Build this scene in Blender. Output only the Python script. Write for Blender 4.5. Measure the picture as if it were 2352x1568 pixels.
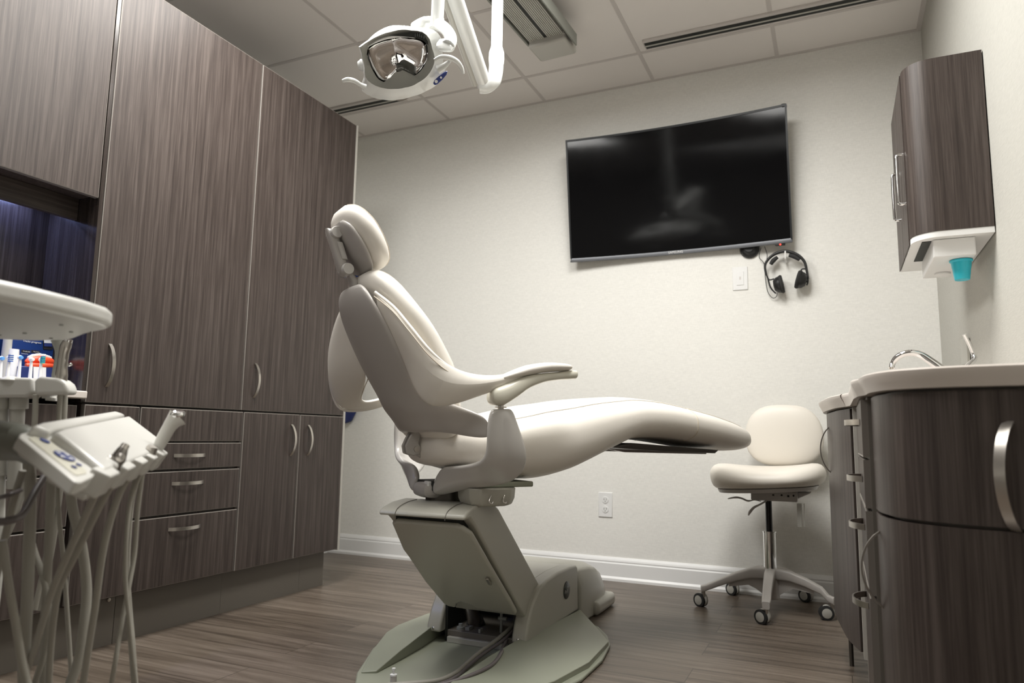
import bpy, bmesh, math, random
from mathutils import Vector, Matrix
random.seed(7)
for o in list(bpy.data.objects): bpy.data.objects.remove(o)
SC = bpy.context.scene; COL = SC.collection
PI = math.pi

# ------------------------------------------------------------ camera, world, lights, exposure
cd = bpy.data.cameras.new('camera'); cam = bpy.data.objects.new('camera', cd); COL.objects.link(cam)
cd.sensor_width = 36; cd.lens = 1638.12 / 2352 * 36; cd.clip_start = .02
yaw, pit, rol = .428053, .131326, .0153051
fw = Vector((-math.sin(yaw)*math.cos(pit), math.cos(yaw)*math.cos(pit), math.sin(pit)))
rt = Vector((math.cos(yaw), math.sin(yaw), 0)); up = rt.cross(fw)
r2 = rt*math.cos(rol) + up*math.sin(rol); u2 = up*math.cos(rol) - rt*math.sin(rol)
mw = Matrix.Identity(4)
for i, v in enumerate((r2, u2, -fw)):
    for j in range(3): mw[j][i] = v[j]
mw.translation = (0, 0, .7)
cam.matrix_world = mw
cd.dof.use_dof = True; cd.dof.focus_distance = 2.15; cd.dof.aperture_fstop = 3.6
SC.camera = cam
SC.view_settings.view_transform = 'Standard'; SC.view_settings.look = 'None'
SC.view_settings.gamma = 1; SC.view_settings.use_curve_mapping = False
SC.view_settings.exposure = -0.02
w = bpy.data.worlds.new('world'); SC.world = w; w.use_nodes = True
w.node_tree.nodes['Background'].inputs[0].default_value = (.9, .95, 1, 1)
w.node_tree.nodes['Background'].inputs[1].default_value = .05

def area(name, loc, size, energy, color=(1, .985, .95), direction=(0, 0, -1), spread=180):
    l = bpy.data.lights.new(name, 'AREA'); l.shape = 'RECTANGLE'; l.size, l.size_y = size
    l.energy = energy; l.color = color; l.spread = math.radians(spread)
    o = bpy.data.objects.new(name, l); COL.objects.link(o); o.location = loc
    o.rotation_euler = Vector(direction).to_track_quat('-Z', 'Y').to_euler()
    return o
area('troffer_lamp_left', (-1.6, 1.55, 2.535), (.55, 1.1), 46, spread=175)
area('troffer_lamp_right', (-.5, 1.85, 2.535), (.55, 1.1), 40, spread=175)
area('rear_fill_lamp', (-1.05, -.4, 2.535), (.55, 1.1), 11, spread=170)  # fill lamp added at the rear to lift the shaded sides
area('under_cabinet_lamp', (-2.35, 1.05, 1.445), (.03, .7), 4.2, color=(.36, .46, 1))

# ------------------------------------------------------------ materials
def nm(name):
    m = bpy.data.materials.new(name); m.use_nodes = True
    nt = m.node_tree; return m, nt, nt.nodes['Principled BSDF']
def mat(name, col, rough=.5, metal=0, bump=0, bscale=200, spec=.5, coat=0, var=0, trans=0, emit=None, aniso=0):
    m, nt, b = nm(name); N = nt.nodes; L = nt.links
    b.inputs['Base Color'].default_value = (*col, 1); b.inputs['Roughness'].default_value = rough
    b.inputs['Metallic'].default_value = metal; b.inputs['Specular IOR Level'].default_value = spec
    b.inputs['Coat Weight'].default_value = coat; b.inputs['Coat Roughness'].default_value = .1
    b.inputs['Transmission Weight'].default_value = trans
    if emit: b.inputs['Emission Color'].default_value = (*emit[0], 1); b.inputs['Emission Strength'].default_value = emit[1]
    tc = N.new('ShaderNodeTexCoord'); nz = N.new('ShaderNodeTexNoise'); L.new(tc.outputs['Object'], nz.inputs['Vector'])
    nz.inputs['Scale'].default_value = bscale
    if bump:
        bp = N.new('ShaderNodeBump'); bp.inputs['Strength'].default_value = bump; bp.inputs['Distance'].default_value = .001
        L.new(nz.outputs['Fac'], bp.inputs['Height']); L.new(bp.outputs[0], b.inputs['Normal'])
    n2 = N.new('ShaderNodeTexNoise'); n2.inputs['Scale'].default_value = 6; L.new(tc.outputs['Object'], n2.inputs['Vector'])
    mr = N.new('ShaderNodeMapRange'); mr.inputs[3].default_value = max(0, rough-.04); mr.inputs[4].default_value = rough+.04
    L.new(n2.outputs['Fac'], mr.inputs[0]); L.new(mr.outputs[0], b.inputs['Roughness'])
    return m
def ramp(nt, stops):
    r = nt.nodes.new('ShaderNodeValToRGB'); e = r.color_ramp.elements
    while len(e) < len(stops): e.new(.5)
    for i, (p, c) in enumerate(stops): e[i].position = p; e[i].color = (*c, 1)
    return r
def wood(name, axis, cols, rough=.42, fine=80, spec=.32, bump=.12):
    m, nt, b = nm(name); N = nt.nodes; L = nt.links
    tc = N.new('ShaderNodeTexCoord'); mp = N.new('ShaderNodeMapping'); L.new(tc.outputs['Object'], mp.inputs[0])
    s = [1, 1, 1]; s[axis] = .022; mp.inputs['Scale'].default_value = s
    a = N.new('ShaderNodeTexNoise'); a.inputs['Scale'].default_value = fine; a.inputs['Detail'].default_value = 6; a.inputs['Roughness'].default_value = .65
    a.inputs['Distortion'].default_value = .15
    c = N.new('ShaderNodeTexNoise'); c.inputs['Scale'].default_value = fine*5; c.inputs['Detail'].default_value = 3
    L.new(mp.outputs[0], a.inputs[0]); L.new(mp.outputs[0], c.inputs[0])
    mx = N.new('ShaderNodeMath'); mx.operation = 'MULTIPLY_ADD'; mx.inputs[1].default_value = .35
    L.new(c.outputs['Fac'], mx.inputs[0]); L.new(a.outputs['Fac'], mx.inputs[2])
    r = ramp(nt, [(.48, cols[0]), (.66, cols[1]), (.86, cols[2])]); L.new(mx.outputs[0], r.inputs[0])
    L.new(r.outputs[0], b.inputs['Base Color'])
    b.inputs['Roughness'].default_value = rough; b.inputs['Specular IOR Level'].default_value = spec
    bp = N.new('ShaderNodeBump'); bp.inputs['Strength'].default_value = bump; bp.inputs['Distance'].default_value = .0006
    L.new(mx.outputs[0], bp.inputs['Height']); L.new(bp.outputs[0], b.inputs['Normal'])
    return m
def floor_mat():
    m, nt, b = nm('plank_floor'); N = nt.nodes; L = nt.links
    tc = N.new('ShaderNodeTexCoord'); br = N.new('ShaderNodeTexBrick'); L.new(tc.outputs['Object'], br.inputs['Vector'])
    br.inputs['Scale'].default_value = 1; br.inputs['Brick Width'].default_value = 1.2; br.inputs['Row Height'].default_value = .152
    br.inputs['Mortar Size'].default_value = .0012; br.inputs['Bias'].default_value = 0; br.offset = .37
    br.inputs['Color1'].default_value = (0, 0, 0, 1); br.inputs['Color2'].default_value = (1, 1, 1, 1); br.inputs['Mortar'].default_value = (.3, .3, .3, 1)
    mp = N.new('ShaderNodeMapping'); mp.inputs['Scale'].default_value = (.06, 1, 1); L.new(tc.outputs['Object'], mp.inputs[0])
    ad = N.new('ShaderNodeVectorMath'); ad.operation = 'MULTIPLY_ADD'; ad.inputs[1].default_value = (3, 7, 5)
    L.new(br.outputs['Color'], ad.inputs[0]); L.new(mp.outputs[0], ad.inputs[2])
    a = N.new('ShaderNodeTexNoise'); a.inputs['Scale'].default_value = 34; a.inputs['Detail'].default_value = 8; a.inputs['Roughness'].default_value = .62; a.inputs['Distortion'].default_value = .5
    L.new(ad.outputs[0], a.inputs[0])
    mx = N.new('ShaderNodeMath'); mx.operation = 'MULTIPLY_ADD'; mx.inputs[1].default_value = .16
    L.new(br.outputs['Color'], mx.inputs[0]); L.new(a.outputs['Fac'], mx.inputs[2])
    r = ramp(nt, [(.36, (.058, .044, .033)), (.56, (.122, .096, .074)), (.78, (.20, .163, .13))]); L.new(mx.outputs[0], r.inputs[0])
    mo = N.new('ShaderNodeMix'); mo.data_type = 'RGBA'; mo.inputs[7].default_value = (.05, .04, .03, 1)
    L.new(br.outputs['Fac'], mo.inputs[0]); L.new(r.outputs[0], mo.inputs[6]); L.new(mo.outputs[2], b.inputs['Base Color'])
    b.inputs['Roughness'].default_value = .36; b.inputs['Specular IOR Level'].default_value = .4
    bp = N.new('ShaderNodeBump'); bp.inputs['Strength'].default_value = .15; bp.inputs['Distance'].default_value = .001
    L.new(mx.outputs[0], bp.inputs['Height']); L.new(bp.outputs[0], b.inputs['Normal'])
    return m
def weave_mat(name, col, sc=420, bump=.25):
    m, nt, b = nm(name); N = nt.nodes; L = nt.links
    tc = N.new('ShaderNodeTexCoord'); n1 = N.new('ShaderNodeTexNoise'); n2 = N.new('ShaderNodeTexNoise')
    for n, s in ((n1, (1, 1, .12)), (n2, (.12, .12, 1))):
        mp = N.new('ShaderNodeMapping'); mp.inputs['Scale'].default_value = s; L.new(tc.outputs['Object'], mp.inputs[0])
        L.new(mp.outputs[0], n.inputs[0]); n.inputs['Scale'].default_value = sc; n.inputs['Detail'].default_value = 2
    ad = N.new('ShaderNodeMath'); L.new(n1.outputs['Fac'], ad.inputs[0]); L.new(n2.outputs['Fac'], ad.inputs[1])
    r = ramp(nt, [(.35, tuple(v*.93 for v in col)), (.65, tuple(min(1, v*1.05) for v in col))])
    hf = N.new('ShaderNodeMath'); hf.operation = 'MULTIPLY'; hf.inputs[1].default_value = .5; L.new(ad.outputs[0], hf.inputs[0]); L.new(hf.outputs[0], r.inputs[0])
    L.new(r.outputs[0], b.inputs['Base Color']); b.inputs['Roughness'].default_value = .7; b.inputs['Specular IOR Level'].default_value = .25
    bp = N.new('ShaderNodeBump'); bp.inputs['Strength'].default_value = bump; bp.inputs['Distance'].default_value = .0008
    L.new(ad.outputs[0], bp.inputs['Height']); L.new(bp.outputs[0], b.inputs['Normal'])
    return m
WD = ((.030, .0225, .0195), (.054, .0415, .0362), (.09, .0725, .064))
M = dict(
    wood=wood('dark_laminate', 2, WD), wood_shaded=wood('niche_laminate_shaded', 2, tuple(tuple(v*.6 for v in c) for c in WD), rough=.2, spec=.6), wood_x=wood('dark_laminate_level', 1, WD),  # niche copy of the laminate is darkened to stand for shade
    wall=weave_mat('woven_wall', (.80, .79, .75)), wallr=weave_mat('woven_wall_side', (.49, .48, .44), 300, .5), wall_low_bounce=mat('low_bounce_wall', (.40, .38, .35), .8),
    floor=floor_mat(), tile=mat('ceiling_tile', (.80, .765, .735), .9, bump=.5, bscale=350, spec=.1),
    grid=mat('ceiling_grid', (.60, .565, .54), .6), base=mat('white_trim', (.78, .78, .77), .35),
    cream=mat('cream_vinyl', (.82, .78, .715), .42, bump=.06, bscale=260, spec=.45),
    creams=mat('cream_stool_vinyl', (.80, .755, .68), .45, bump=.05, bscale=260),
    pipe=mat('piping', (.6, .53, .43), .5),
    plast=mat('grey_plastic', (.47, .445, .42), .33, bump=.03, bscale=500), gloss=mat('gloss_grey', (.52, .5, .475), .16, coat=.4),
    sage=mat('sage_plastic', (.44, .43, .375), .3, bump=.05, bscale=600), plate=mat('sage_base', (.30, .315, .245), .42, bump=.08, bscale=500),
    armp=mat('pale_arm_plastic', (.70, .68, .58), .3), black=mat('black_plastic', (.012, .012, .012), .4), blackg=mat('black_gloss', (.008, .008, .009), .08),
    rubber=mat('rubber', (.02, .02, .02), .75), steel=mat('brushed_steel', (.55, .52, .48), .3, 1), chrome=mat('chrome', (.82, .82, .82), .06, 1),
    dsteel=mat('dark_metal', (.12, .11, .1), .4, .8), gun=mat('gunmetal', (.3, .28, .26), .32, 1), white=mat('white_gloss', (.74, .75, .73), .16, coat=.5), whitem=mat('white_satin', (.8, .8, .79), .4),
    dev=mat('delivery_white', (.63, .62, .585), .3, bump=.02), hose=mat('hose', (.36, .345, .30), .4), hosed=mat('dark_hose', (.16, .14, .14), .4),
    kick=mat('toe_kick', (.15, .135, .115), .5), edge=mat('panel_edge', (.20, .18, .16), .5), pale=mat('pale_edge', (.45, .43, .39), .5), counter=mat('solid_surface', (.66, .6, .55), .3, bump=.02, bscale=90),
    tvb=mat('tv_bezel', (.012, .013, .014), .35, spec=.3), tvs=mat('tv_strip', (.13, .135, .145), .35, .5), screen=mat('tv_screen', (.0035, .0035, .004), .08, spec=.2),
    red=mat('red_led', (.8, .02, .02), .4, emit=((1, .05, .03), 3)), cyan=mat('cyan_cup', (.03, .50, .62), .35), navy=mat('navy', (.012, .025, .13), .5), navyb=mat('navy_button', (.03, .05, .2), .35),
    disp=mat('display_blue', (.01, .04, .19), .35), coral=mat('coral', (.8, .09, .03), .35), teeth=mat('teeth', (.8, .76, .68), .3), bblue=mat('bristle_blue', (.02, .1, .42), .6), bsky=mat('bristle_sky', (.12, .35, .75), .5), bgreen=mat('bristle_green', (.05, .5, .3), .6),
    grey=mat('mid_grey', (.3, .31, .3), .35), gdark=mat('fixture_grey', (.2, .205, .18), .4), fix=mat('fixture_light', (.46, .45, .41), .4), slot=mat('slot', (.012, .014, .012), .6),
    mirror=mat('mirror', (.93, .93, .93), .02, 1), panel=mat('lamp_lens', (.9, .9, .85), .5, emit=((1, .98, .94), 2.0)),
    disc=mat('badge_dark', (.05, .055, .05), .35), badge=mat('badge_text', (.35, .35, .33), .4), ink=mat('print_white', (.75, .78, .82), .5), inkd=mat('print_dark', (.02, .02, .025), .5), tan=mat('panel_tan', (.55, .53, .44), .4), valve=mat('valve_grey', (.30, .30, .27), .35),
)
def glass(name, col=(1, 1, 1), rough=.02):
    m, nt, b = nm(name); b.inputs['Base Color'].default_value = (*col, 1); b.inputs['Roughness'].default_value = rough
    b.inputs['Transmission Weight'].default_value = 1; b.inputs['IOR'].default_value = 1.3
    return m
M['clear'] = glass('clear_plastic')
M['smoke'] = glass('clear_dome', (.75, .78, .8), .08)

# ------------------------------------------------------------ mesh helpers (all coordinates are world metres)
class B:
    def __init__(s): s.bm = bmesh.new()
    def vs(s, pts): return [s.bm.verts.new(p) for p in pts]
    def face(s, vv):
        try: return s.bm.faces.new(vv)
        except ValueError: return None
    def box(s, a, b, R=None, c=None):
        (x0, y0, z0), (x1, y1, z1) = a, b
        v = s.vs([(x, y, z) for x in (x0, x1) for y in (y0, y1) for z in (z0, z1)])
        for f in ((0, 1, 3, 2), (4, 6, 7, 5), (0, 4, 5, 1), (2, 3, 7, 6), (0, 2, 6, 4), (1, 5, 7, 3)): s.face([v[i] for i in f])
        if R is not None:
            c = Vector(c)
            for q in v: q.co = c + R @ (q.co - c)
        return s
    def obox(s, c, ax, half):      # oriented box: centre, three axes, three half sizes
        c = Vector(c); ax = [Vector(a).normalized() for a in ax]
        v = s.vs([c + ax[0]*half[0]*i + ax[1]*half[1]*j + ax[2]*half[2]*k for i in (-1, 1) for j in (-1, 1) for k in (-1, 1)])
        for f in ((0, 1, 3, 2), (4, 6, 7, 5), (0, 4, 5, 1), (2, 3, 7, 6), (0, 2, 6, 4), (1, 5, 7, 3)): s.face([v[i] for i in f])
        return s
    def rings(s, rings, cap=True, closed=True):
        R_ = [s.vs(r) for r in rings]; n = len(R_[0])
        for a, b in zip(R_[:-1], R_[1:]):
            for i in range(n if closed else n-1):
                j = (i+1) % n; s.face([a[i], a[j], b[j], b[i]])
        if cap and closed: s.face(list(reversed(R_[0]))); s.face(R_[-1])
        return R_
    def prism(s, pts, vec):
        vec = Vector(vec); a = [Vector(p) for p in pts]
        s.rings([a, [p+vec for p in a]]); return s
    def tube(s, path, r, n=12, smooth=0, flat=1, cap=True, upv=None):
        P = [Vector(p) for p in path]; rr = list(r) if hasattr(r, '__len__') else [r]*len(P)
        if smooth: P, rr = catmull(P, rr, smooth)
        rings = []; prev = None
        for i, p in enumerate(P):
            t = (P[min(i+1, len(P)-1)] - P[max(i-1, 0)]).normalized()
            if prev is None:
                ref = Vector(upv) if upv else (Vector((0, 0, 1)) if abs(t.z) < .9 else Vector((1, 0, 0)))
                u = (ref - t*ref.dot(t)).normalized()
            else: u = (prev - t*prev.dot(t)).normalized()
            prev = u; v = t.cross(u)
            rings.append([p + (u*math.cos(a)*flat + v*math.sin(a))*rr[i] for a in [2*PI*k/n for k in range(n)]])
        s.rings(rings, cap); return s
    def cyl(s, a, b, r, n=24, r2=None):
        return s.tube([a, b], [r, r if r2 is None else r2], n)
    def lathe(s, c, prof, n=28, ax=(0, 0, 1)):    # prof: (radius, height)
        c = Vector(c); ax = Vector(ax).normalized(); ref = Vector((1, 0, 0)) if abs(ax.x) < .9 else Vector((0, 1, 0))
        u = (ref - ax*ref.dot(ax)).normalized(); v = ax.cross(u)
        s.rings([[c + ax*h + (u*math.cos(2*PI*k/n) + v*math.sin(2*PI*k/n))*max(r, 1e-4) for k in range(n)] for r, h in prof]); return s
    def sup(s, st, e=2.5, n=28):  # st: (centre, side, up, a, bt, bb[, e]) super-ellipse sections
        s.rings([supring(*q, e=e, n=n) if len(q) == 6 else supring(*q[:6], e=q[6], n=n) for q in st]); return s
    def grid(s, rows):
        V = [s.vs(r) for r in rows]
        for a, b in zip(V[:-1], V[1:]):
            for i in range(len(a)-1): s.face([a[i], a[i+1], b[i+1], b[i]])
        return s
def supring(c, sd, upv, a, bt, bb, e=2.5, n=28):
    c, sd, upv = Vector(c), Vector(sd), Vector(upv); out = []
    for k in range(n):
        t = 2*PI*k/n; cx, sx = math.cos(t), math.sin(t)
        x = math.copysign(abs(cx)**(2/e), cx)*a; y = math.copysign(abs(sx)**(2/e), sx)
        out.append(c + sd*x + upv*(y*(bt if y > 0 else bb)))
    return out
def catmull(P, rr, sub):
    Q = []; q = []
    n = len(P)
    for i in range(n-1):
        p0, p1, p2, p3 = P[max(i-1, 0)], P[i], P[i+1], P[min(i+2, n-1)]
        for k in range(sub):
            t = k/sub
            Q.append(.5*((2*p1) + (p2-p0)*t + (2*p0-5*p1+4*p2-p3)*t*t + (3*p1-p0-3*p2+p3)*t**3)); q.append(rr[i]*(1-t)+rr[i+1]*t)
    Q.append(P[-1]); q.append(rr[-1]); return Q, q
ORG = {}
def setp(o, label, cat, group=None, kind=None):
    if label: o['label'] = label
    if cat: o['category'] = cat
    if group: o['group'] = group
    if kind: o['kind'] = kind
def thing(name, label, cat, loc, group=None):
    o = bpy.data.objects.new(name, None); COL.objects.link(o); o.empty_display_size = .05
    o.location = loc; ORG[o.name] = Vector(loc); setp(o, label, cat, group); return o
def obj(name, b, m, parent=None, smooth=True, bevel=0, seg=2, sub=0, solid=0, org=None, angle=40):
    bm = b.bm
    bmesh.ops.remove_doubles(bm, verts=bm.verts, dist=1e-6)
    if not solid: bmesh.ops.recalc_face_normals(bm, faces=bm.faces)
    if org is None:
        if parent is not None: org = ORG[parent.name]
        else:
            mn = Vector((min(v.co.x for v in bm.verts), min(v.co.y for v in bm.verts), min(v.co.z for v in bm.verts)))
            mx = Vector((max(v.co.x for v in bm.verts), max(v.co.y for v in bm.verts), 0)); org = Vector(((mn.x+mx.x)/2, (mn.y+mx.y)/2, mn.z))
    org = Vector(org)
    for v in bm.verts: v.co -= org
    me = bpy.data.meshes.new(name); bm.to_mesh(me); bm.free()
    me.materials.append(M[m] if isinstance(m, str) else m)
    if smooth:
        me.polygons.foreach_set('use_smooth', [True]*len(me.polygons))
        me.set_sharp_from_angle(angle=math.radians(angle))
    o = bpy.data.objects.new(name, me); COL.objects.link(o)
    if parent is not None: o.parent = parent; o.location = org - ORG[parent.name]
    else: o.location = org
    ORG[o.name] = org
    if solid:
        md = o.modifiers.new('solid', 'SOLIDIFY'); md.thickness = solid; md.offset = 0
    if bevel:
        md = o.modifiers.new('bevel', 'BEVEL'); md.width = bevel; md.segments = seg; md.limit_method = 'ANGLE'; md.angle_limit = math.radians(35)
        md.harden_normals = False
    if sub:
        md = o.modifiers.new('subsurf', 'SUBSURF'); md.levels = sub; md.render_levels = sub
    return o
def struct(name, b, m, **k):
    o = obj(name, b, m, smooth=k.pop('smooth', False), **k); o['kind'] = 'structure'; return o
def copy_tree(src, loc=None, rotz=None, label=None, parent=None):
    def cp(o, par):
        c = o.copy(); COL.objects.link(c); c.parent = par; ORG[c.name] = ORG[o.name]
        for ch in [q for q in bpy.data.objects if q.parent == o]: cp(ch, c)
        return c
    r = cp(src, parent)
    if loc is not None: r.location = loc
    if rotz is not None: r.rotation_euler.z = rotz
    if label: r['label'] = label
    return r
def text(name, s, size, loc, right, upv, m, parent, thick=.0004, align='CENTER', shear=0):
    cu = bpy.data.curves.new(name, 'FONT'); cu.body = s; cu.size = size; cu.extrude = thick; cu.align_x = align; cu.align_y = 'CENTER'; cu.shear = shear; cu.resolution_u = 2
    t = bpy.data.objects.new(name+'_curve', cu); COL.objects.link(t)
    me = bpy.data.meshes.new_from_object(t.evaluated_get(bpy.context.evaluated_depsgraph_get())); bpy.data.objects.remove(t)
    right, upv = Vector(right).normalized(), Vector(upv).normalized(); nrm = right.cross(upv); org = ORG[parent.name]
    for v in me.vertices: v.co = Vector(loc) - org + right*v.co.x + upv*v.co.y + nrm*v.co.z
    me.materials.clear(); me.materials.append(M[m])
    o = bpy.data.objects.new(name, me); COL.objects.link(o); o.parent = parent; ORG[o.name] = org; return o
def hband(path, wv, th, wid):   # flat band swept along a path (arc pulls)
    pass
def pull(a, b, out, depth, parent, m='steel', wid=.012, th=.0035, n=14, name='handle'):
    # bow-shaped flat pull from a to b, bulging along out
    a, b, out = Vector(a), Vector(b), Vector(out).normalized(); ln = (b-a).normalized(); wv = ln.cross(out).normalized()
    rings = []
    for i in range(n+1):
        t = i/n; h = depth*(1-(2*t-1)**2)**.8; p = a.lerp(b, t) + out*h
        t2 = min(1, t+.01); h2 = depth*(1-(2*t2-1)**2)**.8; t1 = max(0, t-.01); h1 = depth*(1-(2*t1-1)**2)**.8
        tan = ((a.lerp(b, t2)+out*h2)-(a.lerp(b, t1)+out*h1)).normalized(); nr = tan.cross(wv).normalized()
        rings.append([p+wv*wid/2+nr*th/2, p-wv*wid/2+nr*th/2, p-wv*wid/2-nr*th/2, p+wv*wid/2-nr*th/2])
    q = B(); q.rings(rings); return obj(name, q, m, parent, angle=60)

# ------------------------------------------------------------ room shell
YB, XR, HC, XW, YF = 3.531, .417, 2.564, -2.80, -1.6
def S(name, a, b_, m): q = B(); q.box(a, b_); return struct(name, q, m)
S('floor', (XW-.1, YF-.1, -.05), (XR+.1, YB+.1, 0), 'floor')
S('wall_back', (XW-.1, YB, 0), (XR+.1, YB+.1, HC+.1), 'wall')
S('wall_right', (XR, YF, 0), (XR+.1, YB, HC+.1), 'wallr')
S('wall_left', (XW-.1, YF, 0), (XW, YB, HC+.1), 'wall')
S('wall_front', (XW-.1, YF-.1, 0), (XR+.1, YF, HC+.1), 'wall_low_bounce')  # unseen wall, colour darkened to cut bounced light
S('ceiling', (XW, YF, HC), (XR, YB, HC+.04), 'tile')
q = B(); d = .007
for k in range(-1, 5):
    x = -2.0376+.6128*k
    if x < XR: q.box((x-.009, YF, HC-d*.3), (x+.009, YB, HC+.002))
k = 0
while 3.228-.6128*k > YF:
    y = 3.228-.6128*k; q.box((XW, y-.009, HC-d*.31), (XR, y+.009, HC+.002)); k += 1
q.box((XW, YB-.02, HC-d*.32), (XR, YB, HC+.002)); q.box((XR-.02, YF, HC-d*.33), (XR, YB, HC+.002))
struct('trim_1', q, 'grid')
def baseboard(name, p0, p1, nrm):
    p0, p1, nrm = Vector(p0), Vector(p1), Vector(nrm)
    prof = [(0, 0), (.02, 0), (.02, .012), (.014, .022), (.014, .082), (.011, .088), (.012, .094), (.009, .102), (.004, .112), (0, .112)]
    q = B(); q.rings([[p + nrm*a + Vector((0, 0, h)) for a, h in prof] for p in (p0, p1)]); struct(name, q, 'base')
baseboard('baseboard_back', (XW, YB, 0), (XR, YB, 0), (0, -1, 0))
baseboard('baseboard_right', (XR, YF, 0), (XR, YB, 0), (-1, 0, 0))
baseboard('baseboard_left', (XW, YF, 0), (XW, YB, 0), (1, 0, 0))

# slot air diffusers in the ceiling
def diffuser(label, x0, x1, y0=3.115, y1=3.195):
    t = thing('air_diffuser', label, 'vent', ((x0+x1)/2, (y0+y1)/2, HC-.012))
    q = B(); q.box((x0, y0, HC-.012), (x1, y1, HC)); obj('frame', q, 'grid', t, bevel=.002)
    for c in (.33, .7):
        y = y0+(y1-y0)*c; q = B(); q.box((x0+.006, y-.011, HC-.014), (x1-.006, y+.011, HC-.0118)); obj('slot', q, 'slot', t)
    q = B(); q.box((x0+.004, y0+(y1-y0)*.515-.005, HC-.016), (x1-.004, y0+(y1-y0)*.515+.005, HC-.0119)); obj('slot_divider', q, 'fix', t)
diffuser('long slotted air diffuser in the ceiling above the television', -.77, .385)
diffuser('slotted air diffuser in the ceiling behind the dental lamp', -2.66, -2.12)

# two out-of-frame troffers that light the room, plus an added rear fill panel
for i, (xx, yy) in enumerate(((-1.6, 1.55), (-1.05, -.4), (-.5, 1.85))):
    t = thing('ceiling_light', ('lit ceiling troffer nearer the dark cabinets', 'added ceiling panel for the rear fill light, farthest from the television wall', 'lit ceiling troffer nearer the right wall')[i], 'light', (xx, yy, HC-.02))
    q = B(); q.box((xx-.31, yy-.6, HC-.02), (xx+.31, yy+.6, HC)); obj('frame', q, 'grid', t)
    q = B(); q.box((xx-.28, yy-.57, HC-.024), (xx+.28, yy+.57, HC-.0205)); obj('diffuser', q, ('panel', 'whitem', 'panel')[i], t)

# pendant track fixture under the ceiling
t = thing('pendant_fixture', 'grey ribbed pendant ceiling fixture with a square end cap above the dental chair', 'fixture', (-1.09, 2.2, 2.40))
ang = -.045
Rz = Matrix.Rotation(ang, 3, 'Z'); PC = (-1.1, 2.86, 2.42)
def pf(name, a, b_, m, **k):
    q = B(); q.box((PC[0]+a[0], PC[1]+a[1], PC[2]+a[2]), (PC[0]+b_[0], PC[1]+b_[1], PC[2]+b_[2]), Rz, PC); return obj(name, q, m, t, **k)
pf('housing', (-.085, -1.0, .035), (.085, 0, .065), 'gdark')
pf('end_cap', (-.088, -.125, -.005), (.092, .012, .05), 'fix', bevel=.012, seg=3)
for s in (-1, 1):
    q = B()
    for j in range(9):
        x = s*.045 - .034 + j*.0085; q.box((PC[0]+x-.003, PC[1]-1.0, PC[2]+.024), (PC[0]+x+.0025, PC[1]-.12, PC[2]+.036), Rz, PC)
    q.box((PC[0]+s*.045-.037, PC[1]-1.0, PC[2]+.030), (PC[0]+s*.045+.037, PC[1]-.12, PC[2]+.036), Rz, PC)
    obj('louvre', q, 'fix', t)
pf('centre_slot', (-.007, -1.0, .0265), (.007, -.11, .034), 'slot')
pf('side_rail', (.108, -1.0, .0), (.115, -.045, .055), 'gdark', bevel=.002)
pf('side_rail', (-.1, -1.0, .02), (-.092, -.1, .055), 'gdark')
pf('side_channel', (.093, -1.0, .03), (.107, -.05, .05), 'slot')
for x in (-.078, .078):
    q = B(); q.cyl((PC[0]+x, PC[1]-.128, PC[2]+.02), (PC[0]+x, PC[1]-.128, PC[2]+.045), .007); obj('clip', q, 'fix', t)
for y in (-.85, -.25):
    q = B(); q.cyl((PC[0], PC[1]+y, PC[2]+.06), (PC[0], PC[1]+y, HC-.001), .008); obj('hanger', q, 'gdark', t)

# ------------------------------------------------------------ left cabinet wall
XC = -2.15
def front(name, par, y0, y1, z0, z1, g=.0018, x=XC, th=.019):
    y0 += g; y1 -= g; z0 += g; z1 -= g
    q = B(); v = q.vs([(x-th, y0, z0), (x-th, y1, z0), (x-th, y1, z1), (x-th, y0, z1), (x-.0012, y0, z0), (x-.0012, y1, z0), (x-.0012, y1, z1), (x-.0012, y0, z1)])
    q.face([v[3], v[2], v[1], v[0]])
    for i in range(4): q.face([v[i], v[(i+1) % 4], v[4+(i+1) % 4], v[4+i]])
    e = .0022; u = q.vs([(x, y0+e, z0+e), (x, y1-e, z0+e), (x, y1-e, z1-e), (x, y0+e, z1-e)])
    for i in range(4): q.face([v[4+i], v[4+(i+1) % 4], u[(i+1) % 4], u[i]])
    ff = q.face(u); o = obj(name, q, 'wood', par, smooth=False)
    o.data.materials.append(M['edge'])
    for p in o.data.polygons:
        if abs(p.normal.x) < .99: p.material_index = 1
    return o
def carcass(par, y0, y1, z0, z1, x1=XC-.0195, x0=-2.74):
    q = B(); q.box((x0, y0, z0), (x1, y1, z1)); return obj('carcass', q, 'wood', par, smooth=False)
def kick(par, y0, y1): q = B(); q.box((-2.7, y0, 0), (-2.21, y1, .16)); return obj('toe_kick', q, 'kick', par, smooth=False)
def vpull(par, y, z0, z1, x=XC): return pull((x, y, z0), (x, y, z1), (1, 0, 0), .026, par)
def hpull(par, y0, y1, z, x=XC): return pull((x, y0, z), (x, y1, z), (1, 0, 0), .026, par)
ZS, ZT = .783, 2.24
t = thing('tall_cabinet', 'tall dark laminate cabinet door section farthest right, ending at the light wall', 'cabinet', (-2.45, 2.46, ZS))
carcass(t, 2.137, 2.785, ZS, ZT); d = front('door', t, 2.137, 2.7868, ZS, ZT); vpull(d, 2.2, .838, .976)
t = thing('tall_cabinet', 'wide tall dark laminate cabinet between the open niche and the farthest tall cabinet', 'cabinet', (-2.45, 1.81, ZS))
carcass(t, 1.489, 2.136, ZS, ZT); d = front('door', t, 1.489, 2.136, ZS, ZT); vpull(d, 1.557, .838, .976)
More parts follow.
